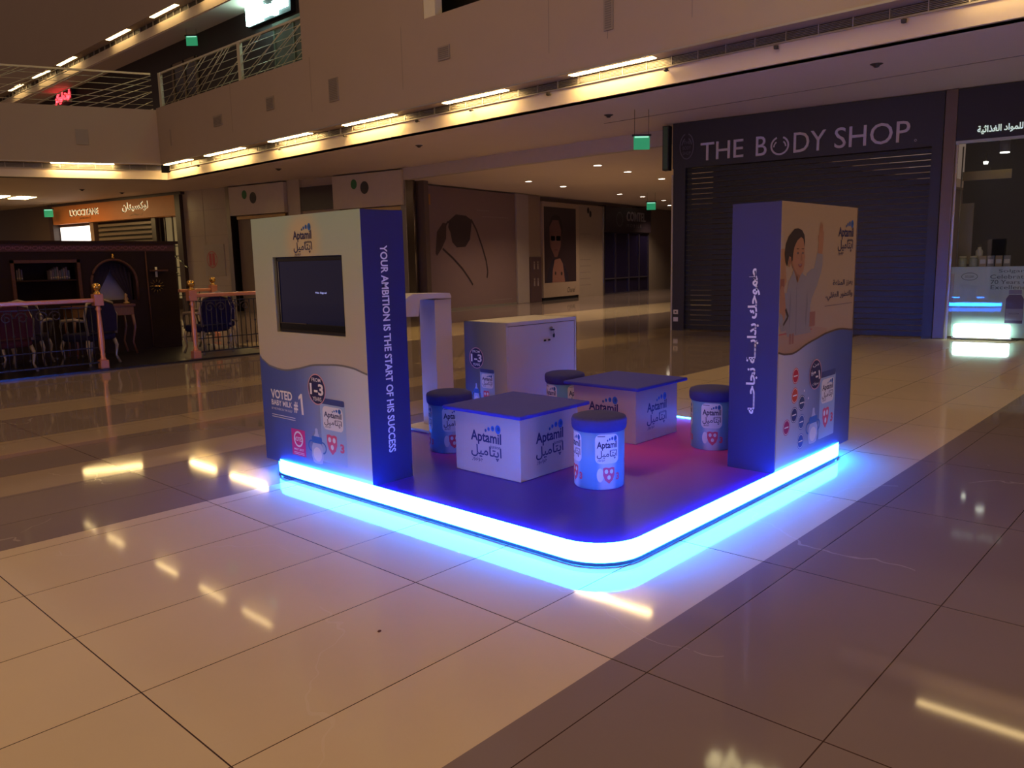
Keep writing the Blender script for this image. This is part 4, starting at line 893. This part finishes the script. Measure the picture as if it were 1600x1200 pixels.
MB().box((tx0 + .028, .006, tz0 + .07), (tx0 + .034, .012, tz1 - .02), STEEL).build('silver_edge', tv); MB().box((tx0 + .04, .005, tz0 + .062), (tx0 + .35, .009, tz0 + .066), STEEL).build('silver_edge', tv)
MB().text('No Signal', (.715, 1.175), (.835, 1.19), glow('blue_message', (.1, .25, .9), 1.0), .0128).build('message', tv)

rw = empty('display_wall', (1.7625, 0, .105), 0, 'tall navy display wall with a picture of a boy, arabic slogan down its side', 'display wall')
wall_body(rw)
GR = grad('print_right_top', 'z', .7, 1.68, [(0, 'a99488'), (.5, 'ac9880'), (1, 'ac9574')])
MB().box((0, 0, 0), (BW, .03, BH), GR).build('front_board', rw)
p = MB()
wp = [(0, .866 - zo), (.079, .849 - zo), (.23, .844 - zo), (.424, .883 - zo), (.589, .907 - zo), (.739, .929 - zo), (.991, .94 - zo), (1.232, .917 - zo)]
wc = wave(wp, 0)
SKN = mat('boy_skin', 'a87a5c', .5, var=.04); HAIR = mat('boy_hair', '2c1a14', .5); SHIRT = mat('boy_shirt', '8e8a90', .5, var=.06); SHIRT2 = mat('boy_shirt_fold', '7c7a84', .5); LIP = mat('boy_lip', '8c4a40', .5)
o = zo; Z_ = lambda pts: [(x, z - o) for x, z in pts]
p.poly(Z_([(0, 1.5), (.05, 1.5), (.09, 1.3), (0, 1.2)]), mat('warm_blur', 'a8805c', .6), -.0006)
p.rect((0, 1.22 - o), (.06, 1.32 - o), mat('blur_red', '8c5a4a', .6), -.0007)
p.poly(Z_([(.386, 1.341), (.45, 1.37), (.505, 1.375), (.545, 1.475), (.635, 1.462), (.64, 1.40), (.621, 1.352), (.56, 1.26), (.478, 1.18), (.44, 1.1), (.36, 1.2)]), SHIRT, -.001)
p.poly(Z_([(.552, 1.47), (.556, 1.50), (.56, 1.54), (.548, 1.58), (.562, 1.59), (.57, 1.63), (.583, 1.672), (.593, 1.64), (.6, 1.682), (.61, 1.64), (.622, 1.668), (.627, 1.62), (.642, 1.60), (.638, 1.54), (.63, 1.465)]), SKN, -.0013)
for a, b in (((.59, 1.60), (.586, 1.64)), ((.605, 1.60), (.606, 1.65))): p.poly([(a[0], a[1] - o), (a[0] + .003, a[1] - o), (b[0] + .003, b[1] - o), (b[0], b[1] - o)], mat('skin_line', '845840', .5), -.0016)
p.poly(Z_([(.171, 1.347), (.25, 1.33), (.326, 1.343), (.40, 1.32), (.44, 1.24), (.46, 1.125), (.48, .96), (.123, .96), (.10, 1.0), (.098, 1.224), (.119, 1.301)]), SHIRT, -.0012)
p.poly(Z_([(.235, 1.33), (.245, 1.33), (.255, .965), (.24, .965)]), SHIRT2, -.0015); p.poly(Z_([(.4, 1.25), (.42, 1.15), (.40, 1.0), (.385, 1.05)]), SHIRT2, -.0015); p.poly(Z_([(.15, 1.25), (.165, 1.15), (.15, 1.0), (.135, 1.1)]), SHIRT2, -.0015)
p.poly(Z_([(.0, 1.26), (.03, 1.2), (.06, 1.235), (.10, 1.23), (.135, 1.16), (.135, 1.08), (.09, 1.0), (.03, 1.0), (0, 1.05)]), SHIRT, -.0016)
p.poly(Z_([(.0, 1.25), (.02, 1.28), (.05, 1.27), (.075, 1.2), (.09, 1.12), (.07, 1.06), (.04, 1.1), (.0, 1.12)]), SKN, -.0019)
p.poly(Z_([(.075, 1.13), (.095, 1.14), (.135, 1.09), (.12, 1.07), (.06, 1.03), (.055, 1.045), (.11, 1.085)]), mat('watch_dark', '3a2a26', .4), -.0022)
p.poly(Z_([(.18, 1.40), (.31, 1.37), (.31, 1.325), (.25, 1.29), (.19, 1.33)]), mat('neck_skin', '966a50', .5), -.0015)
p.poly(Z_([(.171, 1.36), (.19, 1.365), (.25, 1.285), (.235, 1.26), (.19, 1.3)]), SHIRT, -.0018); p.poly(Z_([(.325, 1.355), (.312, 1.36), (.25, 1.285), (.268, 1.262), (.32, 1.31)]), SHIRT, -.0018)
p.poly(Z_([(.155, 1.50), (.2, 1.56), (.27, 1.585), (.31, 1.57), (.335, 1.52), (.342, 1.48), (.352, 1.445), (.345, 1.43), (.345, 1.40), (.33, 1.36), (.29, 1.335), (.23, 1.345), (.17, 1.385), (.14, 1.43)]), SKN, -.0021)
p.ell(.125, 1.425 - o, .022, .035, SKN, -.002); p.ell(.127, 1.425 - o, .01, .02, MATS['skin_line'], -.0023)
p.poly(Z_([(.145, 1.60), (.10, 1.575), (.065, 1.53), (.05, 1.47), (.065, 1.42), (.09, 1.395), (.105, 1.43), (.115, 1.455), (.14, 1.45), (.15, 1.42), (.165, 1.43), (.17, 1.47), (.185, 1.51), (.225, 1.55), (.28, 1.572), (.318, 1.56), (.338, 1.51), (.342, 1.54), (.33, 1.585), (.29, 1.615), (.23, 1.625), (.18, 1.62)]), HAIR, -.0026)
for x in (.238, .312): p.ell(x, 1.473 - o, .013, .006, MATS['boy_shirt'], -.0026, 12); p.ell(x + .002, 1.473 - o, .008, .0075, HAIR, -.0029, 10); p.rrect((x - .02, 1.497 - o), (x + .018, 1.501 - o), .002, HAIR, -.0027)
p.poly(Z_([(.285, 1.475), (.295, 1.475), (.312, 1.435), (.305, 1.425), (.28, 1.428)]), MATS['neck_skin'], -.0024)
p.poly(Z_([(.245, 1.405), (.31, 1.408), (.305, 1.392), (.285, 1.383), (.262, 1.387)]), LIP, -.0027); p.poly(Z_([(.258, 1.402), (.30, 1.404), (.293, 1.398), (.267, 1.397)]), MATS['boy_shirt'], -.0029); p.poly(Z_([(.155, 1.50), (.17, 1.47), (.175, 1.41), (.20, 1.375), (.23, 1.355), (.23, 1.345), (.17, 1.385), (.14, 1.43)]), mat('cheek_shade', '9c7054', .5), -.0023); p.ell(.23, 1.425 - o, .022, .018, mat('cheek_warm', 'ac7860', .5), -.0024)
p.poly(Z_([(0, .985), (.5, 1.0), (.75, .97), (.75, .92), (.5, .87), (.2, .83), (0, .85)]), mat('boy_table', 'a88c7c', .5), -.0009)
p.rect((0, .978 - o), (.5, .985 - o), mat('table_edge', 'b04c58', .5), -.0011); p.rect((.456, 1.0 - o), (.545, 1.095 - o), mat('cup_red', '96685e', .5), -.0016)
for x in (.15, .19): p.rect((x, .91 - o), (x + .03, .975 - o), mat('cup_red', '96685e', .5), -.0016)
GB2 = grad('print_right_low', 'x', 0, 1.232, [(0, 'c6c2cc'), (.25, 'a3a8c4'), (.5, '6d7cac'), (.75, '475a98'), (1, '3a4c8c')])
p.poly([(x, z + .012) for x, z in wc] + [(x, z - .004) for x, z in wc[::-1]], mat('wave_edge_brown', '5a4640', .5), -.0028)
p.poly([(0, 0), (BW, 0)] + wc[::-1], GB2, -.0032)
logo(p, .895, 1.365, .275, .22, -.0015)
p.text(ar('يعزز المناعة'), (.83, 1.135), (1.194, 1.185), INK, -.0015, bold=.015); p.text(ar('والتطور العقلي،'), (.714, 1.045), (1.2, 1.105), INK, -.0015, bold=.015); p.rect((.70, 1.012), (1.2, 1.015), INK, -.0015)
zz = -.0036
badge(p, .578, .568, .1, (ar('من'), '٣-١', ar('سنوات')), zz - .003)
for (x, z), c in zip(((.265, .699), (.261, .573), (.375, .509), (.261, .446), (.378, .382), (.149, .382), (.374, .253)), ('c02848', 'd04c3c', '2c4478', '1c2c70', '3454a0', 'a81c64', '2c4ca4')):
    p.ell(x, z - zo, .052, .052, mat('dot_' + c, c, .5), zz, 20); p.ring(x, z - zo, .047, .047, .004, INKW, zz - .0003, n=20); p.rect((x - .03, z - zo - .004), (x + .03, z - zo + .004), INKW, zz - .0003)
tin(p, .67, .105, .94, .57, zz); bottle(p, .45, .1, .69, .345, zz - .001)
for x, z in ((.42, .46), (.48, .48), (.41, .54)): p.ell(x, z - .06, .008, .008, INKW, zz, 8)
p.build('printed_front', rw)
# arabic slogan on the left narrow face (local x=0 plane); reads downwards, letter tops to the left (front)... y grows away
def slogan(txt, u0, u1, zt, zb, out):
    vsl, fsl = glyphs(txt, .03, 0); xs = [v[0] for v in vsl]; zs = [v[1] for v in vsl]
    # text runs right to left -> down ; letter tops towards the far side
    out.add([(-.0012, u0 + (z - min(zs)) / (max(zs) - min(zs)) * (u1 - u0), zb + (x - min(xs)) / (max(xs) - min(xs)) * (zt - zb)) for x, z, e in vsl], fsl, INKW)
s_ = MB(); slogan(ar('طموحك بدايـــة نجاحـــه'), .125, .205, 1.386 - zo + .0, .475 - zo, s_); s_.build('slogan', rw)
MB().box((BW + .001, -.004, 0), (BW + .006, .03, BH), STEEL).build('edge_strip', rw)

# ---- play tables
def table(loc_, label):
    t = empty('play_table', loc_, 0, label, 'table', 'low play tables on the booth')
    MB().box((-.2875, -.2875, 0), (.2875, .2875, .405), WHITE, .006).build('box_base', t)
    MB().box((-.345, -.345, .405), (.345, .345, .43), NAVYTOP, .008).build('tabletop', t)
    p = MB(); logo(p, -.14, .10, .27, .235, -.2885); p.build('printed_logo', t)
    q = MB(); logo(q, -.14, .10, .27, .235, -.2885); o_ = q.build('printed_logo', t); o_.rotation_euler = (0, 0, -PI / 2)
    return t
T1 = table((.915, 1.40, .109), 'white box table with navy top and wordmark, nearer the left display wall')
copy_tree(T1, (2.20, 1.42, .109), label='white box table with navy top and wordmark, farther right beside the right display wall')
# ---- stools shaped like tins
SB = bpy.data.materials.new('stool_wrap'); SB.use_nodes = True; nt = SB.node_tree; b = nt.nodes['Principled BSDF']; b.inputs['Roughness'].default_value = .4
tc = nt.nodes.new('ShaderNodeTexCoord'); sp = nt.nodes.new('ShaderNodeSeparateXYZ'); nt.links.new(tc.outputs['Object'], sp.inputs[0])
def mth(op, *a):
    n = nt.nodes.new('ShaderNodeMath'); n.operation = op
    for i, v in enumerate(a):
        if isinstance(v, (int, float)): n.inputs[i].default_value = v
        else: nt.links.new(v, n.inputs[i])
    return n.outputs[0]
an = mth('ARCTAN2', sp.outputs[0], mth('MULTIPLY', sp.outputs[1], -1.0)); lobe = mth('COSINE', mth('MULTIPLY', an, 4.0))
mr = nt.nodes.new('ShaderNodeMapRange'); mr.interpolation_type = 'SMOOTHSTEP'; mr.inputs[1].default_value = -.3; mr.inputs[2].default_value = .9; nt.links.new(lobe, mr.inputs[0])
mz = nt.nodes.new('ShaderNodeMapRange'); mz.interpolation_type = 'SMOOTHSTEP'; mz.inputs[1].default_value = .42; mz.inputs[2].default_value = .0; mz.inputs[3].default_value = .55; nt.links.new(sp.outputs[2], mz.inputs[0])
f = mth('MULTIPLY', mr.outputs[0], mz.outputs[0]); mx = nt.nodes.new('ShaderNodeMix'); mx.data_type = 'RGBA'; nt.links.new(f, mx.inputs['Factor'])
mx.inputs[6].default_value = (*lin('6a9ccc'), 1); mx.inputs[7].default_value = (*lin('c2cce0'), 1); nt.links.new(mx.outputs[2], b.inputs['Base Color'])
def stool(loc_, rzz, label):
    t = empty('tin_stool', loc_, rzz, label, 'stool', 'tin-shaped stools on the booth')
    MB().lathe([(.148, 0), (.152, .006), (.152, .345), (.148, .35)], SB, (0, 0, 0), 40).build('tin_body', t)
    MB().lathe([(.0, .345), (.155, .345), (.163, .355), (.167, .375), (.167, .405), (.160, .422), (.13, .432), (.07, .437), (0, .438)], CUSH, (0, 0, 0), 40).build('cushion', t)
    for k in range(4):
        p = MB(); y = -.0012
        p.rrect((-.074, .16), (.074, .335), .03, CANG, y); logo(p, -.064, .183, .128, .14, y - .0006); p.rrect((-.06, .322), (-.015, .326), .001, INK, y - .0006)
        shield(p, .008, .09, .036, .048, y - .0006); p.ell(-.045, .09, .02, .042, CANG, y); p.text('3', (.056, .055), (.08, .1), RED, y - .0006, bold=.05)
        p.bend(.152); o_ = p.build('printed_label', t); o_.rotation_euler = (0, 0, k * PI / 2)
    return t
S1 = stool((.925, .735, .109), -.60, 'blue tin-shaped stool with navy cushion at the front of the booth')
copy_tree(S1, (.99, 2.13, .109), -.62, 'blue tin-shaped stool half hidden by the nearer table, beside the left display wall')
copy_tree(S1, (2.22, .68, .109), -1.12, 'blue tin-shaped stool next to the right display wall')
copy_tree(S1, (2.24, 2.06, .109), -.25, 'blue tin-shaped stool behind the tables in front of the cabinet')
# ---- storage cabinet
cb = empty('storage_cabinet', (1.93, 2.43, .109), -.035, 'white storage cabinet with a lock and printed blue side at the back of the booth', 'cabinet')
CW, CD, CH = .90, .52, .845; LIL = WHITE2
b = MB(); b.box((0, 0, 0), (.018, CD, CH), LIL); b.box((CW - .018, 0, 0), (CW, CD, CH), LIL); b.box((0, 0, CH - .03), (CW, CD, CH), LIL); b.box((0, 0, 0), (CW, CD, .02), LIL); b.box((0, CD - .02, 0), (CW, CD, CH), LIL); b.build('carcass', cb)
dr = MB().box((.022, .002, .024), (CW - .022, .02, CH - .035), LIL, .002).build('door', cb)
lk = MB().lathe([(0, -.012), (.014, -.012), (.014, 0), (0, 0)], STEEL, (0, 0, 0), 14); o_ = lk.build('lock', dr); o_.rotation_euler = (PI / 2, 0, 0); o_.location = (.56, -.008, .76); o_.scale = (1.3, 1.3, 1)
k_ = MB(); k_.box((.545, -.03, .745), (.575, -.014, .757), BLKM, .003); k_.tube([(.57, -.02, .75), (.578, -.02, .72)], .003, STEEL, 5); k_.ring(.576, .70, .013, .02, .006, BLKM, -.02); k_.box((.566, -.024, .685), (.586, -.012, .712), BLKM, .004); k_.build('keys', dr)
for x in (.48, .535): MB().box((x - .012, -.008, .655), (x + .008, .003, .67), BLKM, .002).build('door_screw', dr)
MB().box((.02, .012, .02), (CW - .02, .03, CH - .03), DARK).build('door_gap', cb)
p = MB(); GS = grad('print_side', 'x', 0, .52, [(0, '44485e'), (.3, '62666e'), (.65, '8c8c84'), (.9, 'b0a68c'), (1, 'b8ac90')])
p.rect((0, 0), (.52, .845), GS, -.0008); tin(p, .19, .10, .37, .44, -.0014); bottle(p, .08, .10, .2, .31, -.0016); badge(p, .15, .53, .09, ('FROM', '1-3', 'YEARS'), -.0022)
o_ = p.build('printed_side', cb); o_.rotation_euler = (0, 0, -PI / 2); o_.location = (0, CD, 0)
# ---- tablet stand
ts = empty('tablet_stand', (1.40, 2.71, .109), 0, 'slim white pillar stand with an angled tablet head behind the left display wall', 'stand')
MB().box((-.16, -.05, 0), (.30, .27, .025), WHITE2, .006).build('base_plate', ts); MB().box((0, 0, .025), (.18, .19, 1.06), WHITE2, .003).build('pillar', ts)
MB().prism([(-.33, 1.065), (-.325, .945), (-.19, .94), (-.17, 1.068), (0, 1.075), (.165, 1.068), (.165, 1.085), (.15, 1.108), (-.24, 1.118), (-.31, 1.085)], -.02, .2, WHITE2, 'y').build('head', ts)
MB().box((-.345, .0, .96), (-.331, .18, 1.05), BLACK, .003).build('tablet_screen', ts)

# lit lettering hanging flat above the hall, out of the top of the view: only its reflection is seen in the floor
hs = empty('hanging_sign', (6.45, 2.0, 5.5), math.atan2(.98, -.16), 'small warm lit lettering overhead, seen as a reflection in the floor at the bottom', 'sign')
v_, f_ = glyphs('ands', .015, .06); xs = [v[0] for v in v_]; zs = [v[1] for v in v_]
HS = glow('warm_letter', (1.0, .85, .42), 6.0)
MB().add([((x - min(xs)) / (max(xs) - min(xs)) * 1.0 - .05, -(z - min(zs)) / (max(zs) - min(zs)) * .5, e) for x, z, e in v_], f_, HS).build('lettering', hs)
hb = MB()
for y in (-.02, -.5): hb.box((-.1, y - .01, .06), (1.0, y + .01, .08), GRIL)
hb.box((-.1, -.51, .06), (-.08, -.01, .08), GRIL); hb.build('hanging_frame', hs)

# bits of litter on the tiles
t = tag(MB().lathe([(0, 0), (.005, 0), (.007, .003), (.004, .006), (0, .007)], mat('crumb_brown', '5a2e20', .7), (0, 0, 0), 9, sx=1.3).build('crumb'), 'tiny brown crumb lying on a pale tile in front of the booth', 'litter'); t.location = (-1.053, .367, 0)
